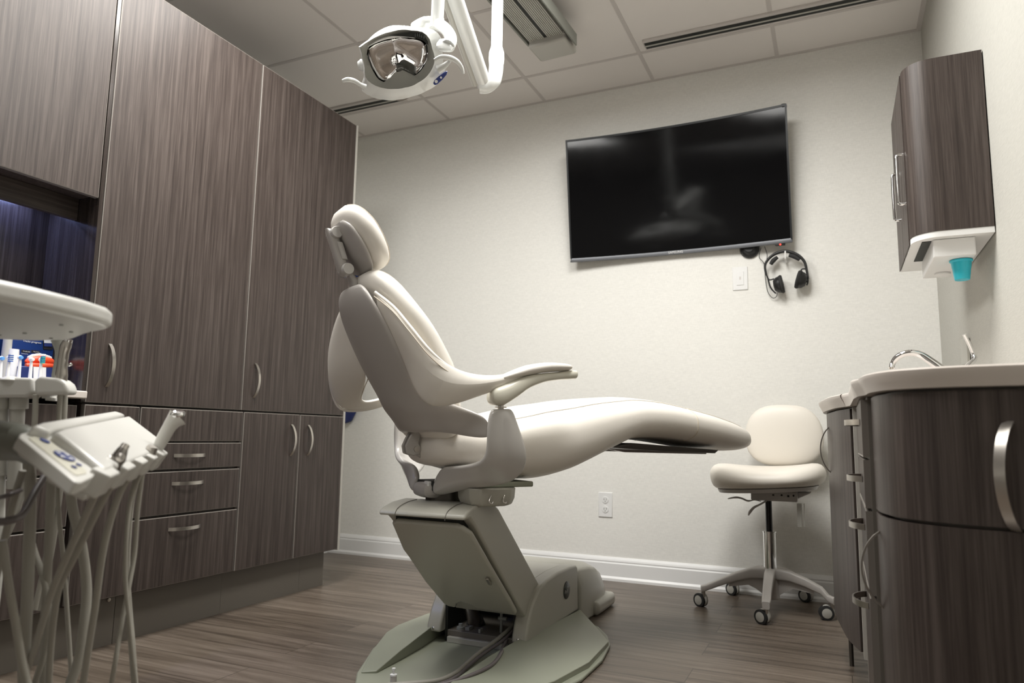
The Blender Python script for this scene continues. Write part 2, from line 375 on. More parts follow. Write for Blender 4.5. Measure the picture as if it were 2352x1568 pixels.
t = thing('base_cabinet', 'two-door dark laminate base cabinet at the far end of the cabinet wall', 'cabinet', (-2.45, 2.46, 0))
carcass(t, 2.155, 2.785, .16, ZS-.002); kick(t, 2.155, 2.6)
q = B(); q.box((-2.7, 2.602, 0), (-2.211, 2.765, .16)); obj('toe_kick', q, 'kick', t, smooth=False)
d = front('door', t, 2.155, 2.482, .163, ZS-.004); vpull(d, 2.433, .6, .733)
d = front('door', t, 2.484, 2.7868, .163, ZS-.004); vpull(d, 2.54, .6, .733)
t = thing('drawer_cabinet', 'dark laminate drawer cabinet with three silver pulls beside the two-door base cabinet', 'cabinet', (-2.45, 1.9, 0))
carcass(t, 1.702, 2.152, .16, ZS-.002); kick(t, 1.702, 2.154)
front('drawer', t, 1.69, 2.152, .661, ZS-.004)
for z0, z1, zh in ((.563, .658, .612), (.407, .558, .514), (.164, .402, .356)):
    d = front('drawer', t, 1.69, 2.152, z0, z1); hpull(d, 1.838, 1.975, zh)
t = thing('pull_out_cabinet', 'narrow dark laminate pull-out cabinet without a handle beside the drawers', 'cabinet', (-2.45, 1.59, 0))
carcass(t, 1.492, 1.688, .16, ZS-.002); kick(t, 1.492, 1.70)
front('drawer', t, 1.489, 1.687, .7, ZS-.004); front('door', t, 1.489, 1.687, .164, .698)
q = B(); q.lathe((-2.21, 1.675, .145), [(.0, .0), (.006, .0), (.006, .004), (0, .005)], 12, (1, 0, 0)); obj('screw', q, 'steel', t)
q = B(); q.box((-2.75, 2.7865, .16), (-2.148, 2.797, ZT+.001)); o = obj('end_panel', q, 'pale', None, smooth=False); setp(o, 'pale edged end panel closing the far side of the dark cabinet wall', 'panel')
# niche and what stands left of the tall doors
t = thing('drawer_cabinet', 'dark laminate drawer cabinet under the niche countertop, behind the hanging hoses', 'cabinet', (-2.45, .8, 0))
carcass(t, .2, 1.465, .16, .775); kick(t, .2, 1.49)
for y0, y1 in ((.2, .84), (.842, 1.467)):
    for z0, z1 in ((.561, .775), (.404, .557), (.164, .4)): front('drawer', t, y0, y1, z0, z1)
q = B(); q.box((-2.40, .15, .794), (-2.128, 1.481, .818)); o = obj('niche_countertop', q, 'counter', None, bevel=.004, seg=3); setp(o, 'cream solid surface countertop in the open niche between dark cabinets', 'countertop')
q = B(); q.box((-2.74, .2, .776), (-2.401, 1.476, 1.5)); o = obj('niche_back_panel', q, 'wood_shaded', None, smooth=False); setp(o, 'dark laminate back panel of the open niche catching a bluish glow', 'panel')
q = B(); q.box((-2.4, 1.476, .79), (-2.152, 1.4885, ZT)); o = obj('niche_side_panel', q, 'wood_shaded', None, smooth=False); setp(o, 'dark laminate side panel at the right end of the open niche', 'panel')
t = thing('wall_cabinet', 'dark laminate wall cabinet hanging above the open niche on the far left', 'cabinet', (-2.45, .8, 1.44))
carcass(t, .2, 1.474, 1.452, ZT, x0=-2.4)
front('door', t, .2, .82, 1.441, ZT); front('door', t, .822, 1.473, 1.441, ZT)
q = B(); q.box((-2.27, .2, 1.381), (-2.252, 1.4745, 1.451)); obj('valance', q, 'wood_x', t, smooth=False)

# ------------------------------------------------------------ blue apron on the back wall
q = B(); rows = []
pts = [(-2.735, .83), (-2.725, .78), (-2.69, .757), (-2.65, .77), (-2.622, .82), (-2.614, .9), (-2.61, 1.5), (-2.618, 1.68), (-2.65, 1.75), (-2.69, 1.76), (-2.73, 1.72)]
q.prism([(x, 3.49, z) for x, z in pts], (0, .03, 0)); obj_ = obj('hanging_pad', q, 'navy', None, bevel=.008, seg=3)
setp(obj_, 'dark blue rounded pad hanging on the back wall, mostly hidden behind the dental chair', 'pad')

# ------------------------------------------------------------ television
tv = thing('television', 'large black curved flat-screen television on the back wall', 'television', (-.712, 3.5, 1.612))
def T(u, v, off=0):   # u -1..1, v 0..1
    y = 3.472 + .032*(1-u*u) - .088*v
    n = Vector((.07*u, -1, -.135)).normalized()
    return Vector((-.704+.546*u, y, 1.611+.640*v)) + n*off
NU = 24
def tvslab(u0, u1, v0, v1, o0, o1):
    q = B(); rr = []
    for i in range(NU+1):
        u = u0+(u1-u0)*i/NU; rr.append([T(u, v0, o0), T(u, v1, o0), T(u, v1, o1), T(u, v0, o1)])
    q.rings(rr); return q
obj('back_cover', tvslab(-.97, .97, .03, .97, -.022, -.002), 'black', tv, bevel=.004)
obj('bezel', tvslab(-1, 1, 0, 1, -.008, 0), 'tvb', tv, bevel=.0015)
obj('bezel_edge', tvslab(-1, 1, .984, 1, 0, .004), 'tvb', tv)
obj('bezel_edge', tvslab(-1, -.984, .03, .984, 0, .004), 'tvb', tv); obj('bezel_edge', tvslab(.984, 1, .03, .984, 0, .004), 'tvb', tv)
obj('screen', tvslab(-.984, .984, .032, .984, 0, .0015), 'screen', tv)
q = B(); rr = []
for i in range(NU+1):
    u = -1+2*i/NU; e = .985 if i in (0, NU) else 1
    rr.append([T(u, 0, 0), T(u*e, .032, 0), T(u*e, .03, .004), T(u, .008, .007), T(u, 0, .006)])
q.rings(rr); obj('lower_strip', q, 'tvs', tv)
text('brand_logo', 'SAMSUNG', .016, T(0, .017, .0075), (1, 0, 0), (0, -.1, 1), 'whitem', tv, .0003)
q = B(); q.obox(T(.9, -.004, -.004), ((1, 0, 0), (0, 1, 0), (0, 0, 1)), (.022, .006, .006)); obj('sensor_housing', q, 'black', tv, bevel=.003)
q = B(); q.lathe(T(.9, -.006, .003), [(0, 0), (.004, 0), (.004, .003), (0, .005)], 14, (0, -1, 0)); obj('standby_light', q, 'red', tv)
q = B(); q.sup([(T(.975, .985, -.026+.010*i)+Vector((0, 0, .003)), (1, 0, 0), (0, 0, 1), r, r*.9, r*.9) for i, r in enumerate((.006, .015, .015, .005))]); obj('corner_lug', q, 'black', tv)
q = B(); q.box((-1.0, 3.512, 1.75), (-.42, 3.531, 2.1)); obj('wall_mount', q, 'black', tv)

# round black cable puck + hook + headphones
q = B(); c0 = (-0.355,3.53,1.612)
q.lathe(c0, [(0, .03), (.02, .029), (.024, .024), (.034, .022), (.044, .012), (.046, 0), (0, -.001)], 36, (0, -1, 0))
o = obj('speaker_puck', q, 'black', None); setp(o, 'round black puck fixed to the wall under the television', 'speaker')
hk = thing('adhesive_hook', 'small white adhesive hook holding the headphones', 'hook', (-0.191,3.53,1.541))
q = B(); q.lathe((-0.191,3.53,1.543), [(0, 0), (.017, 0), (.016, .004), (0, .005)], 24, (0, -1, 0)); obj('pad', q, 'clear', hk)
q = B(); hp = (-0.191,3.525,1.54); q.tube([(hp[0], 3.525, hp[2]-.004), (hp[0], 3.505, hp[2]-.012), (hp[0], 3.47, hp[2]-.005), (hp[0], 3.462, hp[2]+.02), (hp[0], 3.463, hp[2]+.03)], [.004, .005, .0045, .004, .003], 10, 5); obj('hook_arm', q, 'whitem', hk)
hd = thing('headphones', 'black over-ear headphones hanging from a white hook below the television', 'headphones', (-0.194,3.47,1.358))
band = [(-0.279,3.485,1.467),(-0.284,3.485,1.513),(-0.269,3.485,1.542),(-0.242,3.485,1.564),(-0.209,3.485,1.574),(-0.188,3.485,1.574),(-0.161,3.485,1.565),(-0.132,3.485,1.546),(-0.11,3.485,1.515),(-0.103,3.485,1.477),(-0.098,3.485,1.436)]
q = B(); q.tube(band, [.006, .007, .008, .009, .0095, .0095, .0095, .009, .008, .007, .006], 12, 4, flat=.8); obj('headband', q, 'black', hd)
for pts in ([(-0.258,3.485,1.518),(-0.246,3.485,1.535),(-0.227,3.485,1.55)], [(-0.177,3.485,1.554),(-0.154,3.485,1.546),(-0.131,3.485,1.529)]):
    q = B(); q.tube(pts, [.008, .011, .008], 12, 5); obj('band_pad', q, 'rubber', hd)
def yoke(p): q = B(); q.tube(p, .0035, 8, 5); obj('yoke', q, 'black', hd)
yoke([(-0.279,3.485,1.471),(-0.268,3.485,1.445),(-0.245,3.485,1.447)]); yoke([(-0.272,3.485,1.45),(-0.262,3.485,1.407),(-0.24,3.485,1.377)])
yoke([(-0.104,3.485,1.482),(-0.123,3.485,1.483),(-0.131,3.485,1.463)]); yoke([(-0.101,3.485,1.473),(-0.099,3.485,1.426),(-0.105,3.485,1.406)]); yoke([(-0.125,3.485,1.475),(-0.113,3.485,1.441),(-0.103,3.485,1.42)])
for (ca, cb, rx) in (((-0.244,3.485,1.414), (-0.21,3.485,1.42), .03), ((-0.11,3.485,1.427), (-0.154,3.485,1.44), .03)):
    a, b_ = Vector(ca), Vector(cb); ax = (b_-a).normalized()
    q = B(); q.lathe(a, [(0, -.006), (.024, -.003), (.036, .010), (.039, .022), (.037, .026)], 28, ax); obj('ear_cup', q, 'black', hd)
    q = B(); q.lathe(a+ax*.024, [(.026, 0), (.04, 0), (.044, .008), (.04, .015), (.026, .016), (.016, .010)], 28, ax); obj('ear_pad', q, 'rubber', hd)
q = B(); q.tube([(-0.301,3.515,1.611),(-0.311,3.515,1.565),(-0.29,3.515,1.529),(-0.286,3.515,1.457),(-0.278,3.515,1.397),(-0.258,3.515,1.363),(-0.24,3.515,1.368),(-0.236,3.515,1.386)], .0016, 8, 6); q.tube([(-0.285,3.515,1.614),(-0.275,3.515,1.573),(-0.28,3.515,1.541),(-0.29,3.515,1.529)], .0016, 8, 6); obj('cable', q, 'black', hd)

# switch and outlet
sw = thing('light_switch', 'white rocker light switch on the back wall below the television', 'switch', (-.402, 3.529, 1.41))
q = B(); q.box((-.438, 3.526, 1.413), (-.367, 3.531, 1.527)); obj('plate', q, 'base', sw, bevel=.0025)
q = B(); q.box((-.4195, 3.5235, 1.437), (-.3855, 3.5265, 1.503)); obj('rocker', q, 'base', sw, bevel=.001)
q = B(); q.box((-.405, 3.5225, 1.464), (-.399, 3.5240, 1.478)); obj('indicator', q, 'grid', sw)
ot = thing('wall_outlet', 'white double power outlet low on the back wall behind the chair', 'outlet', (-1.079, 3.529, .3))
q = B(); q.box((-1.116, 3.526, .303), (-1.044, 3.531, .425)); obj('plate', q, 'base', ot, bevel=.0025)
for z in (.388, .341):
    q = B(); q.lathe((-1.08, 3.5265, z), [(0, .003), (.016, .003), (.017, 0)], 24, (0, -1, 0)); f = obj('socket', q, 'base', ot)
    q = B()
    for x in (-.006, .006): q.box((-1.08+x-.0012, 3.5228, z-.001), (-1.08+x+.0012, 3.5236, z+.008))
    q.cyl((-1.08, 3.5228, z-.007), (-1.08, 3.5236, z-.007), .0025, 10); obj('slots', q, 'gdark', f)

# ------------------------------------------------------------ right wall cabinet with cup dispenser
wc = thing('wall_cabinet', 'dark laminate wall cabinet with a rounded corner mounted on the right wall', 'cabinet', (.32, 2.5, 1.275))
def wcout(x0=.215, y0=2.275, r=.07, xb=XR-.003, y1=2.72):
    P = [(xb, y0)]
    for k in range(9):
        a = PI/2*k/8; P.append((x0+r-r*math.sin(a), y0+r-r*math.cos(a)))
    return P + [(x0, y1), (xb, y1)]
q = B(); P = wcout(); q.prism([(x, y, 1.292) for x, y in P], (0, 0, 1.808-1.292)); obj('body', q, 'wood', wc)
q = B(); P2 = wcout(x0=.2165, y0=2.2765); q.rings([[(x, y, 1.275) for x, y in P2], [(x, y, 1.2918) for x, y in P2]]); obj('bottom_panel', q, 'whitem', wc)
for (y0, y1, yh) in ((2.352, 2.53, 2.375), (2.534, 2.718, 2.55)):
    q = B(); q.box((.2125, y0, 1.276), (.2149, y1, 1.806)); d = obj('door', q, 'wood', wc, smooth=False)
    h = B(); h.tube([(.2125, yh, 1.41), (.197, yh, 1.412), (.194, yh, 1.43), (.194, yh, 1.545), (.197, yh, 1.563), (.2125, yh, 1.565)], .0045, 10, 4); obj('handle', h, 'chrome', d)
cdp = thing('cup_dispenser', 'white box cup dispenser under the right wall cabinet', 'dispenser', (.33, 2.4, 1.2))
q = B()
y0, y1, x0, x1 = 2.305, 2.60, .268, .372
q.box((x0, y0, 1.222), (x1, y1, 1.2745)); obj('housing', q, 'whitem', cdp, bevel=.003)
q = B(); q.box((.243, 2.32, 1.2735), (.267, 2.57, 1.2752)); obj('slot', q, 'slot', cdp)  # dark plate stands in for the shade in the recess beside the housing
q = B(); q.lathe((.315, 2.53, 1.2215), [(0, 0), (.022, 0), (.022, -.005), (.018, -.006), (0, -.006)], 28); obj('cover', q, 'whitem', cdp)
cu = (0.338,2.37,1.233)
q = B(); cx, cy, cz = .342, 2.36, 1.2215
q.lathe((cx, cy, 0), [(.017, 1.1635), (.0185, 1.163), (.0195, 1.1645), (.0215, 1.18), (.0225, 1.19), (.0228, 1.192), (.0232, 1.194), (.0238, 1.197), (.0245, 1.2), (.026, 1.214), (.0295, 1.2165), (.0298, 1.219), (.0295, 1.2205), (.026, 1.2205)], 36)
o = obj('paper_cup', q, 'cyan', None); setp(o, 'turquoise plastic cup hanging out of the cup dispenser', 'cup')

# ------------------------------------------------------------ right counter with sink taps
far = [(.03, 2.13), (.003, 2.24), (-.015, 2.38), (-.03, 2.53), (-.034, 2.66), (-.026, 2.77), (.0, 2.83), (.05, 2.86)]
near = [(.062, 1.61), (.068, 1.52), (.09, 1.45), (.13, 1.405), (.19, 1.378), (.27, 1.362), (.35, 1.352), (.414, 1.348)]
def cr2(P, n=5):
    Q, _ = catmull([Vector((x, y, 0)) for x, y in P], [0]*len(P), n); return [(p.x, p.y) for p in Q]
def off(P, d):
    out = []
    for i, p in enumerate(P):
        a = Vector(P[max(i-1, 0)]); b_ = Vector(P[min(i+1, len(P)-1)]); t_ = (b_-a).normalized(); n = Vector((-t_.y, t_.x)) * d
        out.append((p[0]+n.x, p[1]+n.y))
    return out
farc, nearc = cr2(far), cr2(near)
def edge_out(d):
    f = [(x, y) for x, y in off(list(reversed(farc)), -d) if y > 2.12]
    nn = off(list(reversed(nearc)), d) ; nn = list(reversed(nn))
    return f + [(.028-d*.8, 2.13), (.034-d*.3, 2.07), (.036-d*.3, 1.74), (.05-d, 1.64)] + nn[1:]
def ctop(z, d): return [(XR-.003, 2.87+d*.5, z)] + [(x, y, z) for x, y in edge_out(d)] + [(XR-.003, nearc[-1][1]-d, z)]
q = B(); q.rings([ctop(.7905, .004), ctop(.7915, .01), ctop(.803, .015), ctop(.815, .022), ctop(.822, .023), ctop(.825, .019), ctop(.8255, .012)])
o = obj('curved_countertop', q, 'counter', None, angle=50); setp(o, 'curved cream solid surface countertop along the right wall', 'countertop')
def band(par, name, P, z0, z1, th=.016, m='wood', g=.0015):
    inn = off(P, th); q = B(); ring = lambda z: [(x, y, z) for x, y in P] + [(x, y, z) for x, y in reversed(inn)]
    q.rings([ring(z0+g), ring(z1-g)]); return obj(name, q, m, par, angle=30)
t = thing('curved_cabinet', 'dark bow-fronted base cabinet with one curved door nearest the back wall', 'cabinet', (.2, 2.5, .16))
q = B(); q.rings([[(x+.021, y, z) for x, y in farc] + [(XR-.004, 2.86, z), (XR-.004, 2.13, z)] for z in (.162, .79)]); obj('carcass', q, 'kick', t, smooth=False)
d = band(t, 'door', farc, .16, .787, th=-.016)
pull((-.026, 2.5, .6), (-.026, 2.5, .742), (-1, 0, 0), .028, d, m='gun', wid=.01)
q = B(); q.cyl((.009, 2.59, 0), (.009, 2.59, .162), .0065); q.cyl((.36, 2.2, 0), (.36, 2.2, .162), .0065); q.cyl((.36, 2.8, 0), (.36, 2.8, .162), .0065); obj('leg', q, 'dsteel', t)
t = thing('drawer_cabinet', 'narrow dark four-drawer cabinet between the two curved cabinets on the right', 'cabinet', (.2, 1.86, 0))
q = B(); q.box((.056, 1.632, .03), (XR-.004, 2.125, .79)); obj('carcass', q, 'kick', t, smooth=False)
q = B(); q.box((.036, 2.085, .155), (.056, 2.126, .788)); obj('stile', q, 'pale', t, smooth=False)
for z0, z1, zh in ((.666, .786, .742), (.564, .664, .616), (.394, .562, .512), (.045, .392, .345)):
    d = front('drawer', t, 1.634, 2.083, z0, z1, x=.045, th=-.011)
    for v in d.data.vertices: pass
    pull((.045, 1.79, zh), (.045, 1.93, zh), (-1, 0, 0), .03, d, m='steel', wid=.013)
t = thing('curved_cabinet', 'large dark curved-front cabinet at the near end of the right counter', 'cabinet', (.24, 1.48, 0))
q = B(); q.rings([[(x, y, z) for x, y in off(nearc, .018)] + [(XR-.004, 1.63, z), (.085, 1.63, z)] for z in (.03, .79)]); obj('carcass', q, 'kick', t, smooth=False)
d = band(t, 'door', nearc, .567, .787); pull((.247, 1.366, .56+.005), (.247, 1.366, .734), (-.75, -1, 0), .036, d, m='steel', wid=.017, th=.003)
d = band(t, 'door', nearc, .05, .564); pull((.066, 1.56, .39), (.066, 1.56, .531), (-1, 0, 0), .036, d, m='gun', wid=.011)
q = B(); q.rings([[(x, y, z) for x, y in off(nearc, .06)] + [(XR-.004, 1.63, z), (.11, 1.63, z)] for z in (0, .03)]); obj('toe_kick', q, 'kick', t, smooth=False)

fa = thing('faucet', 'chrome gooseneck faucet with a lever on the right countertop', 'faucet', (.32, 2.33, .8255))
q = B(); q.tube([(0.1555,2.4447,0.9216),(0.1588,2.4498,0.9353),(0.1687,2.4465,0.9507),(0.1852,2.4414,0.9616),(0.2085,2.4403,0.966),(0.2346,2.4421,0.9587),(0.261,2.4353,0.9362),(0.2868,2.4286,0.9104),(0.3118,2.4221,0.8811)], [.0085, .0085, .009, .0095, .010, .0105, .0115, .0125, .0135], 18, 5); obj('spout', q, 'chrome', fa)
q = B(); q.cyl((0.1544,2.4436,0.9255), (0.1554,2.445,0.919), .0055); obj('aerator', q, 'steel', fa)
bs = Vector((0.3141,2.4232,0.8812)); q = B(); q.lathe((bs.x, bs.y, .825), [(0, 0), (.026, 0), (.027, .006), (.022, .012), (.018, .03), (.02, .05), (.012, .062), (0, .064)]); obj('base', q, 'chrome', fa)
q = B(); q.tube([(0.3265,2.405,0.8922),(0.3552,2.4356,0.9246),(0.3715,2.4515,0.9424),(0.3704,2.4596,0.96),(0.3611,2.4513,0.9878),(0.3494,2.4419,1.0155)], [.012, .011, .008, .006, .0055, .006], 14, 5, flat=.7); obj('lever', q, 'chrome', fa)
q = B(); P = [(0.405,2.931,1.058),(0.405,2.853,1.057),(0.405,2.801,1.05),(0.405,2.81,0.962),(0.405,2.939,0.972)]; q.prism(P, (.010, 0, 0)); o = obj('wall_plate', q, 'fix', None, bevel=.002); setp(o, 'narrow white plate on the right wall behind the faucet', 'plate')

# ------------------------------------------------------------ dental chair
TH = math.radians(35); P0 = Vector((-1.105, 1.95, 0)); FV = Vector((math.sin(TH), math.cos(TH), 0)); LV = Vector((math.cos(TH), -math.sin(TH), 0)); UZ = Vector((0, 0, 1))
def C(f, l, z): return P0 + FV*f + LV*l + UZ*z
ch = thing('dental_chair', 'cream dental patient chair with grey shell on a sage green floor base', 'dental chair', (-1.105, 2.2, 0))
# base plate
q = B(); outl = [(-1.10, 1.60), (-.85, 1.72), (-.74, 1.85), (-.70, 2.05), (-.70, 2.25), (-.725, 2.42), (-.765, 2.52), (-.83, 2.62), (-.91, 2.68), (-1.31, 2.68), (-1.40, 2.60), (-1.455, 2.45), (-1.45, 2.22), (-1.40, 2.02), (-1.30, 1.80), (-1.22, 1.68)]
q.prism([(x, y, .001) for x, y in outl], (0, 0, .012)); obj('base_plate', q, 'plate', ch, bevel=.004)
# raised flanks, sloping up to the hump
def flank(inner, outer, name='base_flank'):
    q = B(); n = len(inner)
    q.rings([[Vector(inner[i]), Vector(outer[i]), Vector((outer[i][0], outer[i][1], .0125)), Vector((inner[i][0], inner[i][1], .0125))] for i in range(n)])
    return obj(name, q, 'plate', ch, bevel=.005, seg=3, angle=30)
flank([(-1.245, 1.82, .02), (-1.25, 1.95, .042), (-1.26, 2.1, .058), (-1.275, 2.2, .062), (-1.29, 2.4, .06), (-1.29, 2.62, .055)],
      [(-1.285, 1.80, .017), (-1.36, 1.96, .026), (-1.43, 2.14, .03), (-1.448, 2.24, .03), (-1.45, 2.44, .026), (-1.39, 2.6, .022)])
flank([(-1.0, 1.66, .018), (-.985, 1.8, .035), (-.965, 1.98, .055), (-.95, 2.14, .062), (-.925, 2.4, .06), (-.915, 2.66, .055)],
      [(-.93, 1.69, .016), (-.84, 1.78, .022), (-.745, 1.95, .028), (-.71, 2.15, .03), (-.725, 2.4, .026), (-.84, 2.6, .022)])
# hump
prof = [(2.165, .046), (2.168, .07), (2.185, .11), (2.22, .16), (2.27, .198), (2.34, .216), (2.45, .224), (2.58, .223), (2.64, .219), (2.655, .21), (2.665, .05), (2.5, .05)]
def cheek(x0, x1):
    q = B(); q.prism([(x0, y, z) for y, z in prof], (x1-x0, 0, 0)); return obj('side_cover', q, 'sage', ch, bevel=.008, seg=3, angle=30)
cheek(-.975, -.922); cheek(-1.288, -1.235)
q = B(); q.prism([(-1.236, y, z) for y, z in [(2.33, .212), (2.45, .222), (2.58, .221), (2.655, .215), (2.655, .05), (2.5, .05), (2.42, .1)]], (.262, 0, 0)); obj('base_cover', q, 'sage', ch, bevel=.003)
q = B(); st = []
for y, zt, h in ((2.667, .212, .0), (2.70, .215, .004), (2.80, .208, .008), (2.88, .192, .008), (2.95, .162, .004), (3.0, .12, -.006), (3.02, .09, -.02)):
    st.append([(x, y, z) for x, z in [(-1.292-h, .0), (-1.292-h, zt*.6), (-1.27-h, zt*.9), (-1.23, zt), (-.98, zt), (-.935+h, zt*.9), (-.915+h, zt*.6), (-.915+h, .0)]])
q.rings(st); obj('rear_cover', q, 'sage', ch, bevel=.008, seg=3, angle=50)
q = B(); q.box((-1.32, 2.80, 0), (-.885, 3.04, .055)); obj('rear_foot', q, 'sage', ch, bevel=.02, seg=4)
q = B(); q.box((-1.23, 2.2, .013), (-.98, 2.45, .05)); obj('inner_tray', q, 'kick', ch, bevel=.002)
q = B(); q.box((-1.235, 2.44, .05), (-.975, 2.46, .2)); obj('inner_bulkhead', q, 'slot', ch)
for x in (-1.236, -.984): q = B(); q.box((x, 2.2, .013), (x+.01, 2.44, .16)); obj('inner_wall', q, 'slot', ch)
q = B(); q.box((-1.22, 2.185, .013), (-.985, 2.2, .032)); obj('inner_lip', q, 'sage', ch, bevel=.002)
q = B(); q.cyl((-1.181,2.25,0.148), (-1.172,2.3,0.052), .024); obj('motor_tube', q, 'steel', ch)
q = B(); q.cyl((-1.172,2.295,0.059), (-1.168,2.32,0.019), .032); obj('motor_collar', q, 'black', ch)
q = B(); q.cyl((-1.19, 2.225, .03), (-1.19, 2.225, .058), .013); q.cyl((-1.19, 2.225, .058), (-1.19, 2.225, .068), .007); q.box((-1.17, 2.22, .03), (-1.155, 2.25, .06)); obj('bolt_boss', q, 'grey', ch)
q = B(); q.box((-1.115, 2.21, .03), (-1.108, 2.23, .062)); obj('rib', q, 'grey', ch)
q = B(); q.cyl((-1.05, 2.25, .05), (-1.05, 2.25, .125), .005); q.cyl((-1.06, 2.25, .095), (-1.03, 2.25, .095), .006); obj('linkage', q, 'grey', ch)
for x, y, z in ((-.952, 2.167, .058), (-1.262, 2.167, .058)):
    q = B(); q.lathe((x, y, z), [(0, -.002), (.0048, -.001), (.0048, .0015), (.003, .003), (0, .0035)], 16, (0, -1, 0)); obj('screw', q, 'chrome', ch)
bd = B(); bc = Vector((-.921, 2.53, .148)); bd.lathe(bc, [(0, -.001), (.031, -.001), (.031, .001), (.0295, .002), (0, .002)], 36, (1, 0, 0)); bdo = obj('badge', bd, 'disc', ch)
text('badge_script', 'Pure', .018, bc+Vector((.0022, -.010, -.004)), (0, 1, 0), (0, 0, 1), 'badge', bdo, .0002, shear=.35)
text('badge_script', 'Care', .018, bc+Vector((.0022, .011, .005)), (0, 1, 0), (0, 0, 1), 'badge', bdo, .0002, shear=.35)
# lift arm
prof = [(1.763, .468), (1.768, .481), (1.785, .490), (1.83, .501), (1.9, .506), (1.95, .500), (1.985, .482), (2.31, .208), (2.30, .18), (2.2, .125), (2.185, .128), (1.83, .448), (1.80, .469)]
def taper(q):
    for v in q.bm.verts:
        if v.co.x < -1.1: v.co.x += .03*max(0, min(1, (.34-v.co.z)/.2))
q = B(); q.prism([(-1.222, y, z) for y, z in prof], (.282, 0, 0)); taper(q); obj('lift_arm', q, 'sage', ch, bevel=.012, seg=4, angle=30)
q = B(); q.prism([(-1.1935,1.7911,0.4418),(-1.1719,1.783,0.4489),(-0.976,1.7855,0.4467),(-0.9609,1.7935,0.4397),(-0.9438,1.8137,0.4221),(-0.9436,1.9451,0.3073),(-0.9419,2.0813,0.1884),(-0.9434,2.1321,0.144),(-0.9582,2.1386,0.1384),(-0.9984,2.1334,0.1429),(-1.0816,2.1292,0.1466),(-1.0999,2.1121,0.1615),(-1.1253,2.1061,0.1667),(-1.1519,2.1204,0.1543),(-1.1648,2.1387,0.1383),(-1.1897,2.1366,0.1401),(-1.2028,2.1244,0.1508),(-1.2168,2.0279,0.235),(-1.2157,1.9212,0.3282),(-1.2175,1.8933,0.3525)], Vector((0, .657, .754))*.016); obj('rear_panel', q, 'sage', ch, bevel=.006, seg=3, angle=30)
q = B(); q.box((-1.185, 1.80, .44), (-.965, 1.84, .47)); obj('gap_shade_box', q, 'slot', ch)  # black box stands in for the shade under the cap lip
q = B(); q.obox((-.968, 1.98, .268), ((1, 0, 0), (0, .75, -.66), (0, .66, .75)), (.005, .016, .003)); obj('catch', q, 'steel', ch, bevel=.001)
for x in (-1.165, -1.0):
    q = B(); q.tube([(x, 1.7625, .464), (x, 1.7665, .478), (x, 1.784, .4915), (x, 1.83, .5022), (x, 1.88, .5057)], .001, 6, 4); obj('cover_seam', q, 'kick', ch)
# swivel
q = B(); q.cyl((P0.x, P0.y, .49), (P0.x, P0.y, .55), .062, 32); obj('swivel', q, 'dsteel', ch)
q = B(); q.obox(C(.02, 0, .548), (FV, LV, UZ), (.09, .07, .014)); obj('seat_frame', q, 'slot', ch, bevel=.003)
q = B(); q.obox(C(.11, .14, .558), (FV, LV, UZ), (.088, .05, .008)); obj('seat_bracket', q, 'plate', ch, bevel=.004)
# hook box
q = B(); st = []
for z, k in ((.498, .72), (.503, .88), (.52, .97), (.55, 1.0)):
    st.append([C(.058+f*k, .16+l*k, z) for f, l in [(-.075, -.05), (-.075, .03), (-.05, .052), (.05, .052), (.078, .03), (.078, -.05)]])
q.rings(st); hb = obj('control_box', q, 'sage', ch, bevel=.004, angle=30)
for f in (.04, .085):
    q = B(); q.tube([C(f, .214, .53), C(f-.006, .217, .52), C(f-.008, .219, .512), C(f, .221, .508), C(f+.004, .221, .514)], .002, 8, 4); obj('hook', q, 'steel', hb)
# seat + legrest cushion
SEAT = [(-.095, .675, .645, .06), (-.086, .70, .622, .115), (-.062, .718, .608, .155), (-.018, .735, .600, .20), (.05, .752, .584, .235), (.17, .778, .568, .25), (.25, .797, .567, .25), (.35, .812, .588, .245), (.44, .826, .622, .238), (.55, .836, .668, .23),
        (.62, .84, .69, .225), (.74, .834, .694, .216), (.86, .818, .684, .208), (.98, .799, .67, .20), (1.06, .783, .660, .19), (1.12, .770, .655, .178), (1.165, .757, .655, .165), (1.19, .746, .659, .15), (1.205, .735, .665, .13), (1.211, .722, .673, .1)]
def seatpt(i, ang, e=2.7):
    f, zt, zb, w_ = SEAT[i]; cx, sx = math.cos(ang), math.sin(ang); m_ = (zt*.45+zb*.55)
    return C(f, math.copysign(abs(cx)**(2/e), cx)*w_, m_ + math.copysign(abs(sx)**(2/e), sx)*((zt-m_) if sx > 0 else (m_-zb)))
def dens(L_, sub=3):
    Q, _ = catmull([Vector(a[:3]) for a in L_], [a[3] for a in L_], sub); return [(v.x, v.y, v.z, r) for v, r in zip(Q, _)]
q = B(); q.sup([(C(f, 0, zt*.45+zb*.55), LV, UZ, w_, zt-(zt*.45+zb*.55), (zt*.45+zb*.55)-zb) for f, zt, zb, w_ in dens(SEAT)], e=2.7, n=40)
seat = obj('seat_cushion', q, 'cream', ch, angle=60)
for s in (1, -1):
    a = .86; q = B(); q.tube([seatpt(i, a if s > 0 else PI-a) + UZ*.0008 + LV*s*.0008 for i in range(1, len(SEAT)-1)], .0016, 8, 5); obj('piping', q, 'cream', seat)
for i in (12,):
    q = B(); q.tube([seatpt(i, -1.0 + 5.2*k/30*1.0) + Vector((0, 0, 0)) for k in range(31)], .0018, 6, 2); obj('cross_seam', q, 'pipe', seat)
q = B(); q.prism([C(f, -.15, z) for f, z in [(.52, .668), (.62, .682), (1.02, .660), (1.0, .648), (.75, .655), (.62, .662)]], LV*.30); obj('foot_frame', q, 'dsteel', ch, bevel=.003)
q = B()
for l in (-.10, .10): q.prism([C(f, l-.006, z) for f, z in [(.54, .662), (1.0, .650), (1.0, .644), (.62, .650)]], LV*.012)
